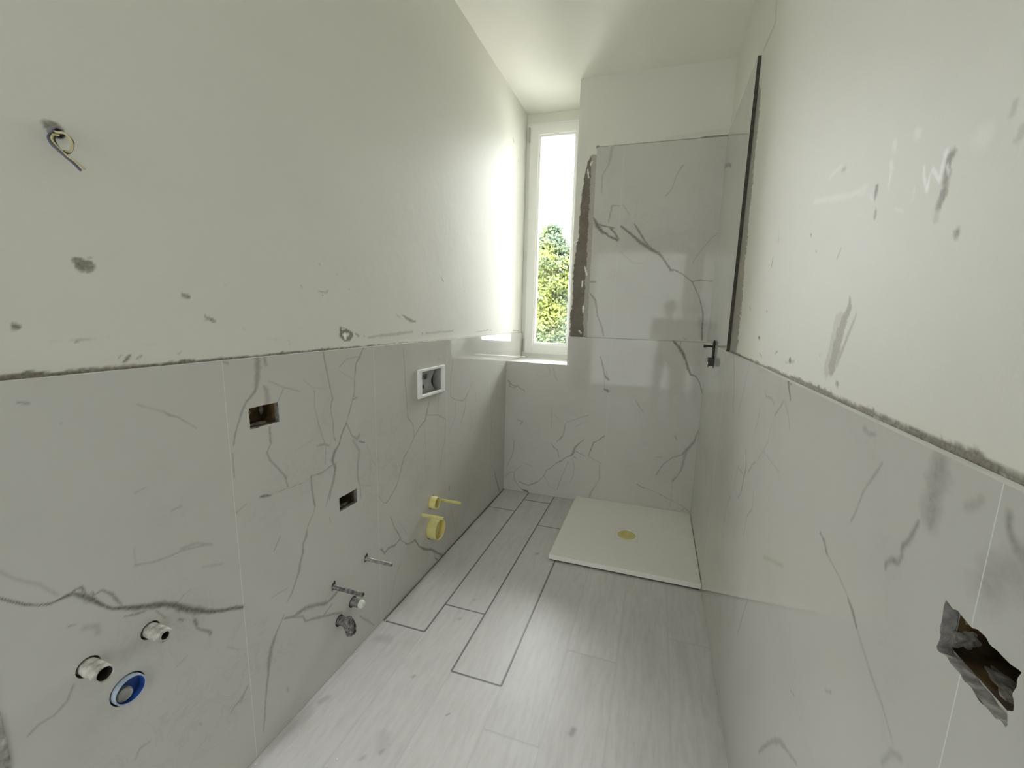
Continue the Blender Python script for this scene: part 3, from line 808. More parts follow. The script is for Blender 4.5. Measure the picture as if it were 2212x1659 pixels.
o = sheet('tile_cladding', us, vs, (W, 0, 0), (0, 1, 0), (0, 0, 1), (1, 0, 0), .0125, [M_TILE, M_EDGE, M_GROUT, M_GROUTD, M_RAWL], hole_mi=(4, 1),
      cuts=[HOLER, (YR0 - .1, YS, ZT, ZU + .1)], circ=[(MX[0], MX[1], .038)],
      attrs={'vein': field(us, vs, parse(VEIN_TR), wmul=1.0)}, parent=wr, mi_fn=rmi, ragged=.005, ragged_n=1)
o['label'] = 'polished white marble-look tiles, higher in the shower corner'
bm = bmesh.new(); box(bm, W + .0003, W + PT, YS - .004, YS - .0005, ZT, ZU - .002)
o = obj('adhesive_edge', bm, M_MORTAR, wr); o['label'] = 'dark bare adhesive strip down the edge of the shower tiles'

# ---- back wall with the pillar and the window recess
us = axis(-PT, W + PT, .004, [XP])
vs = axis(0, ZC, .005, [ZS - .012, ZT])
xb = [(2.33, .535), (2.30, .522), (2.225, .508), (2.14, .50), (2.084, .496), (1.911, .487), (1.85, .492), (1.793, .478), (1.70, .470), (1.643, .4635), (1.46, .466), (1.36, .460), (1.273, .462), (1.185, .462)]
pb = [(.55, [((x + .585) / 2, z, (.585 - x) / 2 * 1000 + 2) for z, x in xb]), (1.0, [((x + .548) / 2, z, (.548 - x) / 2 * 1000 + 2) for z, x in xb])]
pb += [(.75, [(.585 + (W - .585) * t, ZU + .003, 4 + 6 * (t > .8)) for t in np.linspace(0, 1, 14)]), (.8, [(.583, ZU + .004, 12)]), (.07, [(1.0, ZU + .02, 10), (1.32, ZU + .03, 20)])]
wb = sheet('wall_back', us, vs, (0, L + PT, 0), (1, 0, 0), (0, 0, 1), (0, 1, 0), YE - L - PT, [M_PLAS, M_PLAS], cuts=[(-1, XP, ZS - .012, 5)],
           attrs={'stain': field(us, vs, pb, soft=.003, amp=.0, rough=.45, rf=45), 'chalk': field(us, vs, parse(CHALK_PB), soft=.003)})
tag(wb, kind='structure')
us = axis(0, W, .0035, joints_axis([X2]) + [XP])
vs = axis(0.002, ZT - .0005, .0035, [ZS])
o = sheet('tile_cladding', us, vs, (0, L, 0), (1, 0, 0), (0, 0, 1), (0, 1, 0), .0125, [M_TILE, M_EDGE, M_GROUTD], cuts=[(-1, XP - .002, ZS, 5)],
      attrs={'vein': field(us, vs, parse(VEIN_TB), wmul=1.0)}, parent=wb, mi_fn=lambda a, b: np.where(bands(a, [X2], J), 2, 0))
o['label'] = 'lower marble-look tiles stepping down under the window sill'
us = axis(.582, W, .0035, joints_axis([X2])); vs = axis(ZT + .0012, ZU - .003, .0035)
o = sheet('tile_cladding', us, vs, (0, L, 0), (1, 0, 0), (0, 0, 1), (0, 1, 0), .0125, [M_TILE, M_EDGE, M_GROUTD],
      attrs={'vein': field(us, vs, parse(VEIN_TB), wmul=1.0)}, parent=wb, mi_fn=lambda a, b: np.where(bands(a, [X2], J), 2, 0))
o['label'] = 'upper marble-look tiles of the shower corner'
us = np.array([0, XP]); bm = bmesh.new(); box(bm, 0.0005, XP, L + .0005, YW + .005, ZS - .012, ZS, .001)
o = obj('window_sill', bm, M_EDGE, wb); o['label'] = 'white tiled sill of the recess'

# ---- floor of laminate planks
XJ = [.0045, .203, .400, .600, .789, .985, 1.18]
EJ = {0: (1.395, 2.582, .20), 1: (1.578, 2.780, .38), 2: (1.254, 2.447, .06), 3: (1.086, 2.288), 4: (1.498, .30), 5: (1.09, 2.3), 6: (1.7, .5), -1: ()}
us = axis(-.02, W + .03, .006, [x for j in XJ for x in (j - .0013, j + .0013)])
vs = axis(.34, L + .03, .006, [x for e in EJ.values() for j in e for x in (j - .0012, j + .0012)])
U, V = np.meshgrid(us, vs)
colid = np.searchsorted(np.array(XJ), U) - 1
PK = np.zeros_like(U); G = np.zeros_like(U)
for c in range(-1, 7):
    k = colid == c; e = sorted(EJ.get(c, ()))
    seg = np.searchsorted(np.array(e), V) if e else np.zeros_like(V)
    PK[k] = ((c * 37.77 + seg * 13.31 + 5.3) % 1.0)[k]
    for j in e:
        d = np.abs(V - j) < .0016; G[d & k] = .85 if (c, j) in ((0, 1.395), (1, 1.578), (2, 1.254), (0, 2.582), (1, 2.78), (2, 2.447)) else .13
for j in XJ:
    d = np.abs(U - j) < .0016
    lo = {.0045: 1.395, .203: 1.395, .400: 1.254, .600: 1.254}.get(j, 9)
    hi = 2.2 if j == .6 else 9
    G[d & (V > lo - .001) & (V < hi)] = .85; G[d & ~((V > lo - .001) & (V < hi))] = np.maximum(G[d & ~((V > lo - .001) & (V < hi))], .08)
dirt = [(.5, [(-.004, 1.40, 8), (-.004, 2.9, 8)]), (.16, [(.012, 1.62, 12), (.012, 1.95, 12)]), (.14, [(.012, .75, 18), (.02, 1.2, 6)])]
fl = sheet('floor', us, vs, (0, 0, 0), (1, 0, 0), (0, 1, 0), (0, 0, -1), .05, [M_WOOD, M_WOOD],
           attrs={'plank': PK, 'gap': G, 'stain': field(us, vs, parse(VEIN_FL) + dirt, soft=None, amp=.02)})
tag(fl, kind='structure')
us = axis(-1.45, 2.5, .3); vs = axis(-2.2, .34, .3); U, V = np.meshgrid(us, vs)
o = sheet('floor', us, vs, (0, 0, 0), (1, 0, 0), (0, 1, 0), (0, 0, -1), .05, [M_WOOD, M_WOOD], attrs={'plank': U * 0 + .3}, parent=fl)
o.name = 'hall_flooring'

def sbox(name, *b, m=None, parent=None, bev=0):
    bm = bmesh.new(); box(bm, *b, bev); o = obj(name, bm, m or M_WALL, parent); 
    if parent is None: tag(o, kind='structure')
    return o
bm = bmesh.new(); box(bm, -1.5, 2.55, -2.25, YE, ZC, ZC + .15)
tag(obj('ceiling', bm, plaster('ceiling_paint', (.86, .85, .78))), kind='structure')
# hall behind the camera
sbox('wall_hall_right', 2.4, 2.5, -2.08, YR0, 0, ZC)
bm = bmesh.new()
for a, b, c, d in ((-1.66, -1.60, .24, 2.36), (-.40, -.34, .24, 2.36), (-1.60, -.40, .24, .30), (-1.60, -.40, 2.30, 2.36)): box(bm, 2.36, 2.41, a, b, c, d, .003)
w3 = obj('added_side_window', bm, M_UPVC); tag(w3, kind='structure')  # made-up window frame around the added side fill lamp
bm = bmesh.new(); box(bm, 2.385, 2.405, -1.6, -.4, .3, 2.3); obj('added_blind', bm, M_BEAD, w3)
sbox('wall_hall_front_right', W + PT + .1, 2.5, YR0, YR0 + .1, 0, ZC)
sbox('wall_hall_front_left', -1.5, -PT - .1, Y0, Y0 + .1, 0, ZC)
sbox('wall_hall_left', -1.5, -1.4, -2.08, Y0, 0, ZC)
HX0, HX1, HZ0, HZ1 = HWIN
bm = bmesh.new()
box(bm, -1.5, HX0, -2.2, -2.08, 0, ZC); box(bm, HX1, 2.5, -2.2, -2.08, 0, ZC); box(bm, HX0, HX1, -2.2, -2.08, HZ1, ZC); box(bm, HX0, HX1, -2.2, -2.08, 0, HZ0)
tag(obj('wall_hall_rear', bm, M_WALL), kind='structure')
bm = bmesh.new()
for a, b, c, d in ((HX0, HX0 + .06, HZ0, HZ1), (HX1 - .06, HX1, HZ0, HZ1), (HX0 + .06, HX1 - .06, HZ0, HZ0 + .06), (HX0 + .06, HX1 - .06, HZ1 - .06, HZ1)): box(bm, a, b, -2.17, -2.11, c, d, .003)
w2 = obj('window_2', bm, M_UPVC); tag(w2, kind='structure')
bm = bmesh.new(); box(bm, HX0 + .02, HX1 - .02, -2.108, -2.104, HZ0, HZ1); obj('added_blind', bm, M_BEAD, w2)  # unseen blind put in to block the bright sky behind the lamp
# rough jamb at the near end of the left wall
t1 = tag(empty('trim_1', (-PT, Y0, 0)), kind='structure')
bm = bmesh.new(); box(bm, -PT - .10, -.001, Y0 - .010, Y0 - .0005, 0, ZC); obj('metal_jamb', bm, M_JAMB, t1)
def crumbly(name, x0, x1, y0, y1, z1, m, par):
    bm = bmesh.new(); n = 240
    rings = []
    for i in range(n + 1):
        z = z1 * i / n; q = [mnoise.noise(Vector((z * 55, k * 7.7, x0 * 90))) * .0025 for k in range(4)]
        rings.append([bm.verts.new((x, y, z)) for x, y in ((x0 + q[0], y0 + q[1]), (x1 + q[2], y0 + q[3]), (x1 + q[1], y1), (x0 + q[3], y1))])
    for A, B in zip(rings, rings[1:]):
        for k in range(4): bm.faces.new((A[k], A[(k + 1) % 4], B[(k + 1) % 4], B[k]))
    return obj(name, bm, m, par)
crumbly('mortar_bead', -.006, .0015, Y0 - .013, Y0 + .001, ZC - .01, M_JMORT, t1)
crumbly('mortar_bead', -.045, -.037, Y0 - .016, Y0 - .009, ZC - .01, M_JMORT, t1)

# ---- window in the recess
wn1 = tag(empty('window_1', (0.23, YW, ZS)), kind='structure')
def frame(bm, x0, x1, z0, z1, y0, y1, wl_, wr_, wb_, wt_, bev=.003):
    box(bm, x0, x0 + wl_, y0, y1, z0, z1, bev); box(bm, x1 - wr_, x1, y0, y1, z0, z1, bev)
    box(bm, x0 + wl_ - .001, x1 - wr_ + .001, y0, y1, z0, z0 + wb_, bev); box(bm, x0 + wl_ - .001, x1 - wr_ + .001, y0, y1, z1 - wt_, z1, bev)
bm = bmesh.new(); frame(bm, -PT + .0005, XP - .0005, ZS + .001, 2.735, YW, YW + .07, .05 + PT, .05, .07, .05)
obj('frame', bm, M_UPVC, wn1)
bm = bmesh.new(); box(bm, -PT + .0005, XP - .0005, YW + .012, YW + .08, 2.735, ZC - .001); obj('shutter_box_cover', bm, M_PLAS, wn1)
bm = bmesh.new(); frame(bm, .022, XP - .010, 1.022, 2.712, YW - .022, YW + .045, .066, .07, .073, .065, .004)
sash = obj('sash', bm, M_UPVC, wn1)
bm = bmesh.new(); frame(bm, .086, .374, 1.093, 2.649, YW - .008, YW + .03, .016, .016, .018, .016, .002)
obj('glazing_bead', bm, M_BEAD, sash)
bm = bmesh.new(); box(bm, .10, .36, YW + .012, YW + .018, 1.105, 2.64); obj('glass_pane', bm, M_GLASS, sash)
for z0 in (2.60, 1.036):
    bm = bmesh.new(); lathe(bm, (.0155, YW - .022, z0), (0, 0, 1), [(0, 0), (0, .0065), (.098, .0065), (.1, .005), (.1, 0)], 14)
    box(bm, .012, .030, YW - .020, YW, z0 + .004, z0 + .096); obj('hinge', bm, M_HING, wn1)
bm = bmesh.new(); box(bm, .366, .392, YW - .031, YW - .022, 1.565, 1.635, .004)
lathe(bm, (.379, YW - .03, 1.62), (0, -1, 0), [(0, .010), (.028, .010), (.028, 0)], 16)
box(bm, .369, .389, YW - .066, YW - .050, 1.495, 1.635, .006)
o = obj('handle', bm, M_BEAD, sash)

# ---- outside: ground and a tree beyond the glass
bm = bmesh.new(); bmesh.ops.create_grid(bm, x_segments=2, y_segments=2, size=80)
for v in bm.verts: v.co.z = ZG; v.co.y += 60
tag(obj('ground', bm, M_GROUND), kind='structure')
def tree(x, y, z0, top, rad, label, seed, nleaf):
    rnd = random.Random(seed); t = empty('tree', (x, y, z0)); tag(t, label, 'tree')
    bm = bmesh.new(); H = top - z0
    trunk = [(x + math.sin(h * 2.1 + seed) * .08, y, z0 + H * h) for h in np.linspace(0, .97, 12)]
    tube(bm, trunk, [.13 * (1 - .93 * i / 11) for i in range(12)], 8)
    for k in range(60):
        h = rnd.uniform(.15, .95); a = rnd.uniform(0, 6.28); ln = rad * (1 - abs(h - .45) * 1.1) * rnd.uniform(.5, .95)
        p = Vector((x + math.sin(h * 2.1 + seed) * .08, y, z0 + H * h)); d = Vector((math.cos(a), math.sin(a), .9)).normalized()
        tube(bm, [p, p + d * ln * .5, p + d * ln + Vector((0, 0, .1))], [.03, .018, .006], 5)
    obj('trunk', bm, M_BARK, t)
    n = nleaf; V_, F_ = [], []
    clumps = []
    for k in range(520):
        h = rnd.uniform(.05, 1.0); prof = rad * min(1, (1 - h) * 5.5 + .10) * (.85 + .15 * math.sin(h * 14 + seed)); a = rnd.uniform(0, 6.28); r = prof * math.sqrt(rnd.random())
        clumps.append((x + math.cos(a) * r, y + math.sin(a) * r, z0 + H * h, rnd.uniform(.12, .30) * (.5 + .5 * min(1, (1 - h) * 3))))
    for k in range(n):
        cx_, cy_, cz_, cr = clumps[rnd.randrange(len(clumps))]
        p = Vector((rnd.gauss(cx_, cr * .6), rnd.gauss(cy_, cr * .6), rnd.gauss(cz_, cr * .6)))
        u = Vector((rnd.gauss(0, 1), rnd.gauss(0, 1), rnd.gauss(0, 1))).normalized(); w = u.orthogonal().normalized(); s = rnd.uniform(.035, .065)
        b = len(V_); V_ += [p - u * s, p + w * s * .6, p + u * s, p - w * s * .6]; F_.append((b, b + 1, b + 2, b + 3))
    me = bpy.data.meshes.new('foliage'); me.from_pydata([tuple(v - Vector((x, y, z0))) for v in V_], [], F_); me.materials.append(M_LEAF)
    f = bpy.data.objects.new('foliage', me); COL.objects.link(f); f.parent = t
tree(-1.98, 12.0, ZG, 3.72, 1.15, 'tall leafy green tree seen through the narrow window', 1, 52000)
tree(-3.3, 16.6, ZG, 3.2, 1.6, 'leafy green tree farther off, behind the tall one outside', 4, 30000)

# ================================================================== THINGS ON THE LEFT WALL
def socket_box(rect, side, label, mats, depth=.055):
    a, b, c, d = rect; s = -1 if side == 'L' else 1; x = 0 - .012 if side == 'L' else W + .012
    t = tag(empty('wall_box', (x, (a + b) / 2, (c + d) / 2)), label, 'socket box')
    e = -.0006; bm = bmesh.new(); xb_ = x + s * depth
    def q(*p): return bm.faces.new([bm.verts.new(v) for v in p])
    x0 = x + s * .0015; a, b, c, d = a - e, b + e, c - e, d + e
    q((x0, a, c), (x0, b, c), (xb_, b, c), (xb_, a, c)); q((x0, a, d), (x0, b, d), (xb_, b, d), (xb_, a, d))
    q((x0, a, c), (x0, a, d), (xb_, a, d), (xb_, a, c)); q((x0, b, c), (x0, b, d), (xb_, b, d), (xb_, b, c))
    q((xb_, a, c), (xb_, b, c), (xb_, b, d), (xb_, a, d))
    obj('box_shell', bm, mats[0], t)
    return t, xb_
def blobby(name, c, r, m, par, seed=0, amp=.35, sub=3, sc=(1, 1, 1)):
    bm = bmesh.new(); bmesh.ops.create_icosphere(bm, subdivisions=sub, radius=1)
    for v in bm.verts:
        k = 1 + amp * mnoise.noise(v.co * 2.2 + Vector((seed, 0, 0)))
        v.co = Vector((c[0] + v.co.x * r * k * sc[0], c[1] + v.co.y * r * k * sc[1], c[2] + v.co.z * r * k * sc[2]))
    return obj(name, bm, m, par)

t, xb_ = socket_box(SOCK[0], 'L', 'open rusty-brown wall box with plaster lumps, left of the two empty sockets', [M_ORG])
bm = bmesh.new(); tube(bm, [(xb_ + .012 + .004 * math.sin(a * 3), .873 + .018 * math.cos(a), 1.022 + .017 * math.sin(a)) for a in np.linspace(0, 9, 40)], .002, 6); obj('coiled_wire', bm, M_WB, t)
blobby('plaster_lump', (xb_ + .010, .931, 1.026), .007, M_CUT, t, 3, .6, 3, (.8, .8, 1.6)); blobby('plaster_lump', (-.034, .895, .9945), .007, M_CUT, t, 5, .5, 3, (1.6, 4.2, .5))
t, xb_ = socket_box(SOCK[1], 'L', 'smaller open brown wall box low on the left wall above the steel rods', [M_ORGD])
blobby('plaster_lump', (-.030, 1.215, .607), .005, M_CUT, t, 8, .5, 3, (1.6, 5, .5))

# flush cistern box: white flange standing proud of the tile
a, b, c, d = FLUSH
t = tag(empty('flush_plate_box', (0, (a + b) / 2, (c + d) / 2)), 'white square flush plate opening with a grey panel inside', 'flush box')
bm = bmesh.new(); p0, p1 = -.004, .011
O, I = (1.691, 1.944, .924, 1.060), (1.719, 1.914, .937, 1.048)
for (y0, y1, z0, z1) in ((O[0], I[0], O[2], O[3]), (I[1], O[1], O[2], O[3]), (I[0] - .001, I[1] + .001, O[2], I[2]), (I[0] - .001, I[1] + .001, I[3], O[3])):
    box(bm, p0 if 0 else .0006, p1, y0, y1, z0, z1, .0015)
obj('flange', bm, M_WBOX, t)
bm = bmesh.new()
for (y0, y1, z0, z1) in ((I[0] - .003, I[0], I[2], I[3]), (I[1], I[1] + .003, I[2], I[3]), (I[0] - .003, I[1] + .003, I[2] - .003, I[2]), (I[0] - .003, I[1] + .003, I[3], I[3] + .003)): box(bm, -.045, .002, y0, y1, z0, z1)
obj('inner_sleeve', bm, M_GREYP, t)
bm = bmesh.new(); pts = []
for k in range(21):
    z = I[2] + (I[3] - I[2]) * k / 20; pts.append((1.880 - .016 * math.cos((k / 20 - .42) * 6.283), z))
ya_, yn = I[0] + .001, 0
va = [bm.verts.new((-.026, ya_, z)) for y, z in pts]; vb_ = [bm.verts.new((-.026, y, z)) for y, z in pts]
vc = [bm.verts.new((-.030, ya_, z)) for y, z in pts]; vd = [bm.verts.new((-.030, y, z)) for y, z in pts]
for k in range(20):
    bm.faces.new((va[k], vb_[k], vb_[k + 1], va[k + 1])); bm.faces.new((vb_[k], vd[k], vd[k + 1], vb_[k + 1])); bm.faces.new((vc[k], vc[k + 1], vd[k + 1], vd[k]))
obj('inner_panel', bm, M_PANEL, t)
bm = bmesh.new(); box(bm, -.060, -.046, a, b, c, d); obj('dark_interior', bm, M_NAVY, t)
bm = bmesh.new(); box(bm, -.026, -.0235, 1.772, 1.790, 1.004, 1.024, .0006); box(bm, -.026, -.0235, 1.796, 1.822, 1.000, 1.026, .0006); box(bm, -.026, -.0245, 1.738, 1.768, 1.008, 1.020, .0005); obj('label_plate', bm, M_STEEL, t)
bm = bmesh.new(); lathe(bm, (-.0262, 1.788, .966), (1, 0, 0), [(0, 0), (0, .0060), (.0015, .0060), (.0015, 0)], 20, squash=1.7); obj('slot', bm, M_NAVY, t)

# threaded rods for the toilet and the bidet
def rod(y, z, x1, r, m, label, name='support_rod', grp=None, lug=True, jit=.18):
    t = tag(empty(name, (0, y, z)), label, 'rod', grp); bm = bmesh.new(); prof = [(-.03, r)]
    n = 46
    for i in range(n + 1): prof.append((x1 * i / n, r * (1.06 if i % 2 else .94)))
    prof += [(x1, r * .55), (x1 - .012, r * .55), (x1 - .012, 0)]
    lathe(bm, (0, y, z), (1, 0, 0), prof, 14, jit=jit); obj('rod', bm, m, t)
    bm = bmesh.new(); lathe(bm, (-.011, y, z), (1, 0, 0), [(0, 0), (0, .0085), (.002, .0085), (.002, 0)], 16); obj('mortar_bed', bm, M_MORTAR, t)
    if lug:
        bm = bmesh.new(); vs_ = [(0, -.008, -.010), (0, -.008, .008), (0, -.002, .017), (0, .003, .016), (0, .006, .022), (0, .010, .018), (0, .009, -.009)]
        f = [bm.verts.new((.0022, y + p[1], z + p[2])) for p in vs_]; g = [bm.verts.new((-.001, y + p[1], z + p[2])) for p in vs_]
        bm.faces.new(f); bm.faces.new(g[::-1])
        for k in range(len(f)): bm.faces.new((f[k], g[k], g[(k + 1) % len(f)], f[(k + 1) % len(f)]))
        obj('torn_collar', bm, M_STEEL, t)
    return t
rod(*RODS[0], .118, .0075, M_YELP, 'pale yellow sleeved rod sticking out right of the small yellow cup', lug=False, jit=.05)
rod(*RODS[1], .118, .0080, M_YELP, 'pale yellow sleeved rod crossing in front of the large yellow cup', lug=False, jit=.05)
rod(*RODS[2], .120, .0068, M_STEELL, 'clean hollow steel rod, lower right of the small brown wall box')
rod(*RODS[3], .128, .0078, M_STEEL, 'mortar-caked dark threaded rod above the white-capped water stub')

def cup(y, z, r, x1, wall, label, name, m_out, m_in):
    t = tag(empty(name, (0, y, z)), label, 'pipe cap'); bm = bmesh.new()
    lathe(bm, (0, y, z), (1, 0, 0), [(-.02, r), (x1 - .001, r), (x1, r - .001)], 40, jit=.01); obj('outer_wall', bm, m_out, t, smooth=True)
    bm = bmesh.new(); lathe(bm, (0, y, z), (1, 0, 0), [(x1, r - .001), (x1, r - wall + .0005), (x1 - .0005, r - wall), (x1 - .028, r - wall), (x1 - .028, 0)], 40); obj('inner_wall', bm, m_in, t)
    bm = bmesh.new(); lathe(bm, (-.011, y, z), (1, 0, 0), [(0, 0), (0, r + .0025), (.001, r + .0025), (.001, 0)], 40); obj('mortar_bed', bm, M_MORTAR, t)
    return t
cup(1.817, .222, .055, .050, .0035, 'large round yellow plastic drain cup low on the tiles', 'drain_cup', M_YELP, M_YEL)
cup(1.818, .362, .031, .034, .004, 'small bright yellow round cup above the large one', 'flush_pipe_cup', M_YEL, M_YEL)

# bidet water stub with white plug
t = tag(empty('water_stub', (0, 1.214, .215)), 'short grey water stub with a white plug under the caked rod', 'pipe')
bm = bmesh.new(); lathe(bm, (0, 1.214, .215), (1, 0, 0), [(-.012, .0165), (.022, .0155), (.036, .0155), (.036, 0)], 24, jit=.06); obj('stub', bm, M_STEELL, t)
bm = bmesh.new(); lathe(bm, (0, 1.214, .215), (1, 0, 0), [(.034, .0158), (.042, .0158), (.049, .013), (.051, 0)], 24, jit=.03); obj('plug', bm, M_CAP, t, smooth=True)
bm = bmesh.new(); lathe(bm, (-.011, 1.214, .215), (1, 0, 0), [(0, 0), (0, .021), (.001, .021), (.001, 0)], 24); obj('mortar_bed', bm, M_MORTAR, t)
# torn elbow
t = tag(empty('elbow_pipe', (0, 1.140, .190)), 'dark torn elbow pipe bending down just above the floor edge', 'pipe')
bm = bmesh.new(); lathe(bm, (0, 1.140, .190), (1, 0, 0), [(-.012, .0165), (.020, .0155), (.030, .0150), (.030, 0)], 24, jit=.08); obj('stub', bm, M_STEEL, t)
bm = bmesh.new()
ax = Vector((.30, -.10, -.95)).normalized(); base = Vector((.034, 1.142, .202))
lathe(bm, base, ax, [(-.004, 0), (-.004, .016), (.018, .0175), (.045, .0150), (.058, .0125), (.058, .0105), (.040, .0105), (.040, 0)], 26, jit=.22)
obj('bend', bm, M_STEEL, t)
bm = bmesh.new(); a_, u_, v_ = basis((1, .10, .25)); prof_ = []
for k in range(26):
    an = 2 * math.pi * k / 26; rr = 1 + .28 * mnoise.noise(Vector((math.cos(an) * 2, math.sin(an) * 2, 4)))
    prof_.append((math.cos(an) * .0125 * rr, math.sin(an) * .027 * rr))
c0 = Vector((.050, 1.142, .178)); ya = Vector((0, 1, 0)); za = Vector((.28, -.08, -.95)).normalized()
r0 = [bm.verts.new(c0 + ya * p + za * q_) for p, q_ in prof_]; r1 = [bm.verts.new(c0 + Vector((.010, 0, 0)) + ya * p * 1.08 + za * q_ * 1.05) for p, q_ in prof_]
r2 = [bm.verts.new(c0 + Vector((.010, 0, 0)) + ya * p * .8 + za * q_ * .86) for p, q_ in prof_]
for A, B in ((r0, r1), (r1, r2)):
    for k in range(26): bm.faces.new((A[k], A[(k + 1) % 26], B[(k + 1) % 26], B[k]))
obj('torn_rim', bm, M_STEEL, t)
bm = bmesh.new(); r3 = [bm.verts.new(c0 + Vector((.003, 0, 0)) + ya * p * .95 + za * q_ * .95) for p, q_ in prof_]; bm.faces.new(r3); obj('dark_mouth', bm, M_DARK, t)
bm = bmesh.new(); lathe(bm, (-.011, 1.140, .190), (1, 0, 0), [(0, 0), (0, .021), (.001, .021), (.001, 0)], 24); obj('mortar_bed', bm, M_MORTAR, t)

# basin connections
for (y, z, r), lab, x1, tl in ((PIPES[0], 'wider open white pipe stub, left of the two above the blue drain', .052, 0.0), (PIPES[1], 'smaller narrow-bored white pipe stub, right of the two above the blue drain', .050, 0)):
    ro = r - .002; ri = ro - .0030 if lab[0] == 'w' else ro * .55
    t = tag(empty('water_stub', (0, y, z)), lab, 'pipe'); bm = bmesh.new()
    pr_ = [(-.012, ro)] + [(x1 * k / 12, ro * (1 + .02 * (k % 2))) for k in range(12)] + ([(x1, ro), (x1 + .001, ro - .001)] if lab[0] == 'w' else [(x1 - .004, ro), (x1, ro * .86)])
    lathe(bm, (0, y, z), (1, -.02, .02), pr_ + [(x1, ri), (x1 - .002, ri)], 36, jit=.07); obj('pipe', bm, M_PIPE, t)
    bm = bmesh.new(); lathe(bm, (0, y, z), (1, -.02, .02), [(x1 - .0018, ri), (x1 - .030, ri), (x1 - .030, 0)], 30); obj('bore', bm, M_DARK, t)
    bm = bmesh.new(); lathe(bm, (-.011, y, z), (1, 0, 0), [(0, 0), (0, r + .0018), (.001, r + .0018), (.001, 0)], 30); obj('mortar_bed', bm, M_MORTAR, t)
y, z, r = PIPES[2]
t = tag(empty('drain_pipe', (0, y, z)), 'blue plastic drain socket with a whitish plug, lowest fitting near the doorway', 'drain')
AX = (1, .0, .0)
bm = bmesh.new(); lathe(bm, (0, y, z), AX, [(-.012, r - .001), (.010, r - .001), (.011, r - .0015), (.011, r - .0035), (.010, r - .004)], 44, jit=.015); obj('rim', bm, M_BLUEG, t)
bm = bmesh.new(); lathe(bm, (0, y, z), AX, [(.0102, r - .0038), (-.008, r - .0055), (-.0085, 0)], 44); obj('socket', bm, M_BLUE, t)
bm = bmesh.new(); lathe(bm, (-.006, y - .007, z - .008), AX, [(-.004, .0), (-.004, .0150), (.008, .0150), (.0095, .013), (.0075, .011), (.0075, 0)], 36, jit=.08); obj('plug', bm, M_GREYP, t)
bm = bmesh.new(); lathe(bm, (-.011, y, z), (1, 0, 0), [(0, 0), (0, r + .002), (.001, r + .002), (.001, 0)], 40); obj('mortar_bed', bm, M_MORTAR, t)

# ceiling-height cable loop
t = tag(empty('electric_cable', (-PT, .5255, 1.622)), 'looped electric cable hanging out of the upper left wall', 'cable')
bm = bmesh.new(); lathe(bm, (-PT - .004, .5265, 1.620), (1, -.1, -.2), [(0, 0), (0, .010), (.010, .0095), (.016, .0088), (.020, .009), (.020, .0075), (.012, .007), (.012, 0)], 20, jit=.15); obj('conduit', bm, M_COND, t)
def wire(pts, r, m, lab):
    bm = bmesh.new(); tube(bm, spline(pts, 8), r, 8); o = obj('wire', bm, m, t, smooth=True); o['label'] = lab
wire([(-.012, .5265, 1.620), (0.010, 0.5253, 1.6174), (0.018, 0.5291, 1.6116), (0.024, 0.5306, 1.6029), (0.028, 0.5281, 1.5929), (0.03, 0.5223, 1.5819), (0.032, 0.5138, 1.5781), (0.034, 0.5061, 1.5803)], .0021, M_WC, 'dark outer wire')
wire([(-.012, .5245, 1.619), (0.0, 0.5205, 1.6172), (0.01, 0.5092, 1.6091), (0.02, 0.5008, 1.5987), (0.03, 0.499, 1.5866), (0.038, 0.5028, 1.5774), (0.044, 0.5087, 1.5682), (0.048, 0.5158, 1.5602), (0.05, 0.524, 1.5502)], .0022, M_WA, 'bluish grey wire')
wire([(-.012, .526, 1.617), (0.006, 0.5211, 1.6111), (0.015, 0.5106, 1.6071), (0.024, 0.503, 1.597), (0.03, 0.5032, 1.5881), (0.038, 0.5063, 1.5779), (0.046, 0.5108, 1.5695), (0.05, 0.5176, 1.5635), (0.052, 0.5289, 1.5539)], .0019, M_WB, 'cream yellow wire')
wire([(-.012, .523, 1.618), (0.0, 0.5193, 1.6168), (0.012, 0.518, 1.6137), (0.022, 0.5226, 1.6131), (0.028, 0.5259, 1.6052), (0.03, 0.5262, 1.5949), (0.034, 0.5204, 1.5824), (.036, .512, 1.580)], .0021, M_WB, 'cream yellow wire')
wire([(-.012, .524, 1.616), (0.002, 0.5163, 1.6128), (0.014, 0.512, 1.6057), (0.024, 0.506, 1.596), (0.031, 0.5055, 1.586), (0.036, 0.5088, 1.5769), (.040, .5125, 1.573)], .0018, M_WC, 'dark inner wire')

# ================================================================== THINGS ON THE RIGHT WALL
t, xb_ = socket_box(HOLER, 'R', 'open wall box with rough broken edges and cables, low on the near right wall', [M_ORGD], .06)
blobby('plaster_lump', (W + .030, .506, 1.030), .0055, M_CUT, t, 2, .5, 4, (2.4, .5, 1.4)); blobby('plaster_lump', (W + .022, .505, 1.008), .006, M_CUT, t, 9, .6, 4, (2.0, .6, 1.6))
blobby('plaster_lump', (W + .034, .455, .9945), .005, M_CUT, t, 12, .5, 4, (2.4, 6.0, .5))
bm = bmesh.new(); tube(bm, spline([(xb_ - .012, .495, 1.028), (xb_ - .022, .47, 1.030), (xb_ - .024, .44, 1.034), (xb_ - .018, .413, 1.036)], 8), .0028, 8); o = obj('cable', bm, M_GRN, t, smooth=True); o['label'] = 'yellow-green cable'
bm = bmesh.new(); tube(bm, spline([(xb_ - .010, .49, 1.010), (xb_ - .028, .46, 1.012), (xb_ - .030, .43, 1.010), (xb_ - .016, .412, 1.004)], 8), .0026, 8); o = obj('cable', bm, M_RED, t, smooth=True); o['label'] = 'dark red cable'
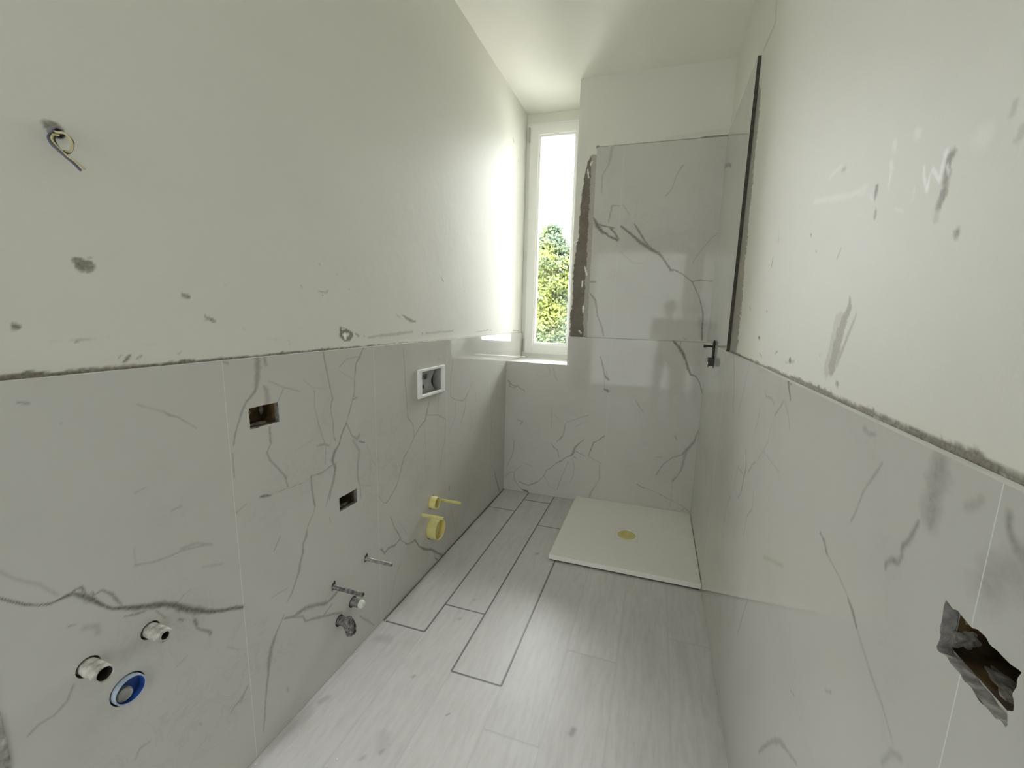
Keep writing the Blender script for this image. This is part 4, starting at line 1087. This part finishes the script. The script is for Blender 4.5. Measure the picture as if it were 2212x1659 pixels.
bm = bmesh.new(); tube(bm, spline([(xb_ - .010, .485, 1.020), (xb_ - .026, .45, 1.021), (xb_ - .018, .414, 1.018)], 8), .0026, 8); o = obj('cable', bm, M_NAVY, t, smooth=True); o['label'] = 'dark blue cable'

y, z = MX
t = tag(empty('shower_mixer', (W, y, z)), 'black shower mixer rough-in with upright pin on the shower corner wall', 'mixer')
bm = bmesh.new(); lathe(bm, (W + .011, y, z), (-1, 0, 0), [(0, 0), (0, .042), (.001, .042), (.001, 0)], 28); obj('mortar_bed', bm, M_MORTAR, t)
bm = bmesh.new(); box(bm, W - .030, W + .010, y - .026, y + .026, z - .022, z + .020, .004)
for v in bm.verts: v.co += Vector((1, 1, 1)) * .003 * mnoise.noise(v.co * 70)
obj('valve_body', bm, M_BLACK, t)
bm = bmesh.new(); tube(bm, [(W - .006, y, z + .01), (W - .006, y, z + .100), (W - .006, y, z + .104), (W - .006, y, z + .118)], [.0072, .0072, .0066, .0008], 16); obj('upright_pin', bm, M_BLACK, t)
bm = bmesh.new(); tube(bm, [(W - .008, y, z + .082), (W - .040, y, z + .081), (W - .041, y, z + .081), (W - .058, y, z + .081)], [.0062, .0062, .0085, .0085], 14); obj('side_peg', bm, M_BLACK, t)
bm = bmesh.new(); tube(bm, [(W - .026, y, z - .020), (W - .026, y, z - .034)], [.004, .0015], 10); obj('lower_screw', bm, M_BLACK, t)
blobby('plaster_lump', (W - .022, y + .014, z + .004), .013, M_CRUMB, t, 4, .6, 3, (.6, 1.1, 1.0)); blobby('plaster_lump', (W - .030, y - .012, z - .010), .009, M_CRUMB, t, 6, .6, 3, (.5, 1.3, .7)); blobby('plaster_lump', (W - .004, y + .034, z + .006), .016, M_CRUMB, t, 16, .6, 3, (.4, .7, 1.5))

# ================================================================== SHOWER TRAY
TX0, TX1, TY0, TY1 = .564, W - .0015, 2.086, L - .0015
t = tag(empty('shower_tray', ((TX0 + TX1) / 2, (TY0 + TY1) / 2, 0)), 'square white stone-effect shower tray on the floor in the far right corner', 'shower tray')
DX, DY, DR = .955, 2.461, .052
bm = bmesh.new(); n = 48
Z0, Z1 = .011, .036
def ringpts(r, z): return [bm.verts.new((DX + r * math.cos(2 * math.pi * k / n), DY + r * math.sin(2 * math.pi * k / n), z)) for k in range(n)]
rim = []
for k in range(n):  # the square outline followed by angle, so that the round waste hole sits in the slab
    an = 2 * math.pi * k / n; dx, dy = math.cos(an), math.sin(an); s = 9
    if dx > 1e-6: s = min(s, (TX1 - DX) / dx)
    if dx < -1e-6: s = min(s, (TX0 - DX) / dx)
    if dy > 1e-6: s = min(s, (TY1 - DY) / dy)
    if dy < -1e-6: s = min(s, (TY0 - DY) / dy)
    rim.append([DX + dx * s, DY + dy * s])
for cx_, cy_ in ((TX0, TY0), (TX1, TY0), (TX0, TY1), (TX1, TY1)):
    k = min(range(n), key=lambda i: (rim[i][0] - cx_) ** 2 + (rim[i][1] - cy_) ** 2); rim[k] = [cx_, cy_]
def slope(x, y): return -.004 * max(0, 1 - math.hypot(x - DX, y - DY) / .33)
def inset(p, e): return (min(max(p[0], TX0 + e), TX1 - e), min(max(p[1], TY0 + e), TY1 - e))
outer_b = [bm.verts.new((x, y, Z0)) for x, y in rim]; outer_t = [bm.verts.new((x, y, Z1 - .002)) for x, y in rim]
outer_i = [bm.verts.new((*inset(p, .002), Z1)) for p in rim]
mids = []
for f_ in (.8, .6, .4, .25, .12):
    mids.append([bm.verts.new((DX + (p[0] - DX) * f_, DY + (p[1] - DY) * f_, Z1 + slope(DX + (p[0] - DX) * f_, DY + (p[1] - DY) * f_))) for p in rim]) if f_ > .2 else None
mids = [q_ for q_ in mids if q_]
inner = ringpts(DR + .002, Z1 - .004); innb = ringpts(DR + .002, Z0)
loops = [innb, outer_b, outer_t, outer_i] + mids + [inner, innb]
for A, B in zip(loops, loops[1:]):
    for k in range(n): bm.faces.new((A[k], A[(k + 1) % n], B[(k + 1) % n], B[k]))
obj('tray_slab', bm, M_STONE, t)
bm = bmesh.new(); box(bm, TX0 + .008, TX1 - .004, TY0 + .010, TY1 - .004, .0005, Z0 + .0005); obj('dark_gap_base', bm, M_BASE, t)  # inset base that paints the dark gap below the slab
dc = empty('waste_cap', (DX, DY, Z1)); dc.parent = t; dc.location = Vector((DX, DY, Z1)) - t.location
dc['label'] = 'yellow plastic cover in the waste hole'
bm = bmesh.new(); lathe(bm, (DX, DY, Z1 - .016), (0, 0, 1), [(0, DR + .0015), (.012, DR + .0015), (.013, DR), (.013, DR - .014), (.011, DR - .015), (.011, .027)], 40); o = obj('cap_ring', bm, M_YELP, None); o.parent = dc; o.data.transform(Matrix.Translation(-Vector((DX, DY, Z1))))
bm = bmesh.new(); lathe(bm, (DX, DY, Z1 - .016), (0, 0, 1), [(.011, .0275), (.003, .025), (.003, 0)], 40); box(bm, DX - .022, DX + .022, DY - .003, DY + .003, Z1 - .013, Z1 - .006); o = obj('cap_centre', bm, M_YEL, None); o.parent = dc; o.data.transform(Matrix.Translation(-Vector((DX, DY, Z1))))
bm = bmesh.new(); e = .066
for k in range(4):
    a0 = [(-e, -e), (e, -e), (e, e), (-e, e)][k]; a1 = [(-e, -e), (e, -e), (e, e), (-e, e)][(k + 1) % 4]
    x0, x1 = sorted((a0[0], a1[0])); y0, y1 = sorted((a0[1], a1[1]))
    box(bm, DX + x0 - .0008, DX + x1 + .0008, DY + y0 - .0008, DY + y1 + .0008, Z1 - .0035, Z1 - .0025)
obj('recess_outline', bm, M_GROUTD, t)

# ================================================================== PLASTER CRUMBS ON THE FLOOR
crumbs = [(.227, .857, 3.2, 'largest white plaster crumb on the floor, at the bottom edge of the picture'),
          (.211, .831, 2.4, 'small white plaster crumb just left of the largest one at the bottom edge'),
          (.378, 1.013, 1.6, 'tiny plaster crumb alone in the middle of the near floor planks'),
          (.411, .954, 2.2, 'elongated plaster crumb between the largest one and the crumb in mid floor'),
          (.032, 1.083, 1.8, 'white crumb beside the left tiles, right of the dark scuff on the floor'),
          (.056, .888, 2.2, 'white crumb near the left tiles in front of the dark scuff'),
          (.014, .768, 2.6, 'white crumb lying against the left tiles at the bottom of the picture'),
          (.012, 1.395, 3.0, 'white crumb at the wall corner of the first dark-jointed plank'),
          (1.27, 2.02, 2.8, 'white crumb in front of the right corner of the shower tray')]
proto = None
for i, (x, y, s, lab) in enumerate(crumbs):
    if proto is None:
        bm = bmesh.new(); bmesh.ops.create_icosphere(bm, subdivisions=2, radius=.001)
        for v in bm.verts: v.co *= 1 + .5 * mnoise.noise(v.co * 1400)
        for v in bm.verts: v.co.z = max(v.co.z, -.0006) + .0006
        proto = obj('plaster_crumb', bm, M_CRUMB); o = proto
    else:
        o = proto.copy(); COL.objects.link(o)
    o.location = (x, y, .0003); o.scale = (s, s * .8, s * .7); o.rotation_euler = (0, 0, i * 1.3)
    tag(o, lab, 'crumb', 'plaster crumbs on the floor')

# ================================================================== PERSON (seen mirrored in the shower tiles)
t = empty('person', (1.185, -.42, 0)); tag(t, 'standing person in dark clothes holding up a phone, mirrored in the shower tiles', 'person')
PX, PY = 1.185, -.42
joints = {'pelvis': (0, 0, .90, .125), 'waist': (0, 0, 1.02, .115), 'chest': (0, 0, 1.20, .135), 'neckb': (0, .005, 1.345, .062), 'neck': (0, .015, 1.40, .052)}
for s, q in ((-1, 'l'), (1, 'r')):
    joints.update({'sh' + q: (s * .165, 0, 1.30, .062), 'el' + q: (s * .215, .07, 1.07, .043), 'wr' + q: (s * .10 - .10, .215, 1.235, .027), 'pa' + q: (s * .068 - .15, .245, 1.285, .026),
                   'hip' + q: (s * .09, 0, .84, .092), 'kn' + q: (s * .11, .02, .47, .058), 'an' + q: (s * .115, -.01, .09, .040), 'toe' + q: (s * .125, .13, .035, .034)})
names = list(joints); bm = bmesh.new(); vv = {k: bm.verts.new((PX + joints[k][0], PY + joints[k][1], joints[k][2])) for k in names}
E_ = [('pelvis', 'waist'), ('waist', 'chest'), ('chest', 'neckb'), ('neckb', 'neck')]
for q in 'lr': E_ += [('chest', 'sh' + q), ('sh' + q, 'el' + q), ('el' + q, 'wr' + q), ('wr' + q, 'pa' + q), ('pelvis', 'hip' + q), ('hip' + q, 'kn' + q), ('kn' + q, 'an' + q), ('an' + q, 'toe' + q)]
for a_, b_ in E_: bm.edges.new((vv[a_], vv[b_]))
def skinned(bm, radii, root, lv=2):
    me = bpy.data.meshes.new('tmp'); bm.verts.index_update(); bm.to_mesh(me); bm.free(); o = bpy.data.objects.new('tmp', me); COL.objects.link(o)
    md = o.modifiers.new('s', 'SKIN'); sv = me.skin_vertices[0].data
    for i, r in enumerate(radii): sv[i].radius = r if isinstance(r, tuple) else (r, r); sv[i].use_root = (i == root)
    md2 = o.modifiers.new('ss', 'SUBSURF'); md2.levels = md2.render_levels = lv
    dg = bpy.context.evaluated_depsgraph_get(); me2 = bpy.data.meshes.new_from_object(o.evaluated_get(dg)); bpy.data.objects.remove(o); return me2
body_me = skinned(bm, [joints[k][3] for k in names], 0)
full = bmesh.new(); full.from_mesh(body_me)
# head with brow, nose, lips, chin and ears
hd = bmesh.new(); bmesh.ops.create_uvsphere(hd, u_segments=40, v_segments=28, radius=1)
for v in hd.verts:
    x, y, z = v.co
    nx, ny, nz = x * .074, y * .092, z * .112
    if z < 0: nx *= 1 - .28 * (-z) ** 1.5; ny *= 1 - .10 * -z
    f = max(0, y)
    ny += f * .020 * math.exp(-((x / .16) ** 2) - ((z + .12) / .20) ** 2)      # nose
    ny += f * .006 * math.exp(-((x / .35) ** 2) - ((z + .48) / .07) ** 2) + f * .005 * math.exp(-((x / .32) ** 2) - ((z + .58) / .06) ** 2)  # lips
    ny += f * .006 * math.exp(-((x / .3) ** 2) - ((z + .85) / .14) ** 2)        # chin
    for s in (-1, 1):
        ny -= f * .012 * math.exp(-(((x - s * .38) / .17) ** 2) - ((z - .02) / .12) ** 2)
        ny += f * .006 * math.exp(-(((x - s * .36) / .16) ** 2) - ((z - .02) / .05) ** 2)
        nx += s * .012 * math.exp(-(((x - s * 1.0) / .18) ** 2) - ((y + .02) / .22) ** 2 - ((z + .03) / .24) ** 2)
    v.co = Vector((PX + nx, PY + .03 + ny, 1.495 + nz))
tmp = bpy.data.meshes.new('t'); hd.to_mesh(tmp); hd.free(); full.from_mesh(tmp)
# hands: palm already on the arm chain; five separate fingers around the phone
for s, q in ((-1, 'l'), (1, 'r')):
    pa = Vector((PX + joints['pa' + q][0], PY + joints['pa' + q][1], joints['pa' + q][2]))
    for k, (dz, ln) in enumerate(((.028, .055), (.010, .060), (-.008, .056), (-.024, .045))):
        fb = bmesh.new(); p0 = pa + Vector((s * .012, .006, dz)); p1 = p0 + Vector((-s * .004, ln * .55, .006)); p2 = p1 + Vector((-s * .018, ln * .25, .0)); p3 = p2 + Vector((-s * .014, -.002, -.002))
        w_ = [fb.verts.new(p) for p in (p0, p1, p2, p3)]
        for i in range(3): fb.edges.new((w_[i], w_[i + 1]))
        full.from_mesh(skinned(fb, [.0095, .0085, .0078, .0065], 0, 1))
    fb = bmesh.new(); p0 = pa + Vector((-s * .006, -.004, -.010)); p1 = p0 + Vector((-s * .018, .010, .022)); p2 = p1 + Vector((-s * .014, .012, .018))
    w_ = [fb.verts.new(p) for p in (p0, p1, p2)]
    for i in range(2): fb.edges.new((w_[i], w_[i + 1]))
    full.from_mesh(skinned(fb, [.012, .010, .008], 0, 1))
M_SKIN = mat('skin', (.45, .27, .20), .5); M_HAIR = mat('dark_hair', (.03, .02, .015), .6, bump=.6, bscale=90)
M_SHIRT = mat('dark_grey_cotton', (.06, .065, .075), .9, bump=.3, bscale=200); M_JEANS = mat('dark_blue_denim', (.03, .045, .09), .9); M_SHOE = mat('black_shoe', (.02, .02, .02), .6)
for v in full.verts: v.co.z *= .98
o = obj('body', full, [M_SKIN, M_SHIRT, M_JEANS, M_SHOE], t, smooth=True)
for p in o.data.polygons:
    c = p.center + t.location
    fore = c.y > PY + .15 and c.z < 1.36 and c.z > .9
    if c.z < .10: p.material_index = 3
    elif c.z < .93: p.material_index = 2
    elif c.z < 1.375 and not fore: p.material_index = 1
bm = bmesh.new(); bmesh.ops.create_uvsphere(bm, u_segments=36, v_segments=24, radius=1)
kill = []
for v in bm.verts:
    x, y, z = v.co
    if (y > .35 and z < .48) or z < -.55: kill.append(v); continue
    r = 1 + .05 * mnoise.noise(Vector((x * 3, y * 3, z * 3)))
    v.co = Vector((PX + x * .086 * r, PY + .022 + y * .100 * r, 1.475 + z * .116 * r))
bmesh.ops.delete(bm, geom=kill, context='VERTS'); obj('hair', bm, M_HAIR, t, smooth=True)
ph = tag(empty('phone', (PX - .15, PY + .288, 1.26)), 'black phone held upright in both hands by the mirrored person', 'phone')
bm = bmesh.new(); box(bm, PX - .188, PX - .112, PY + .284, PY + .292, 1.19, 1.335, .003); obj('case', bm, M_BLACK, ph)
bm = bmesh.new()
for zz in (1.318, 1.295): lathe(bm, (PX - .172, PY + .2915, zz), (0, 1, 0), [(0, .0075), (.0025, .0075), (.0025, .006), (.001, 0)], 16)
obj('camera_lens', bm, M_STEELL, ph)
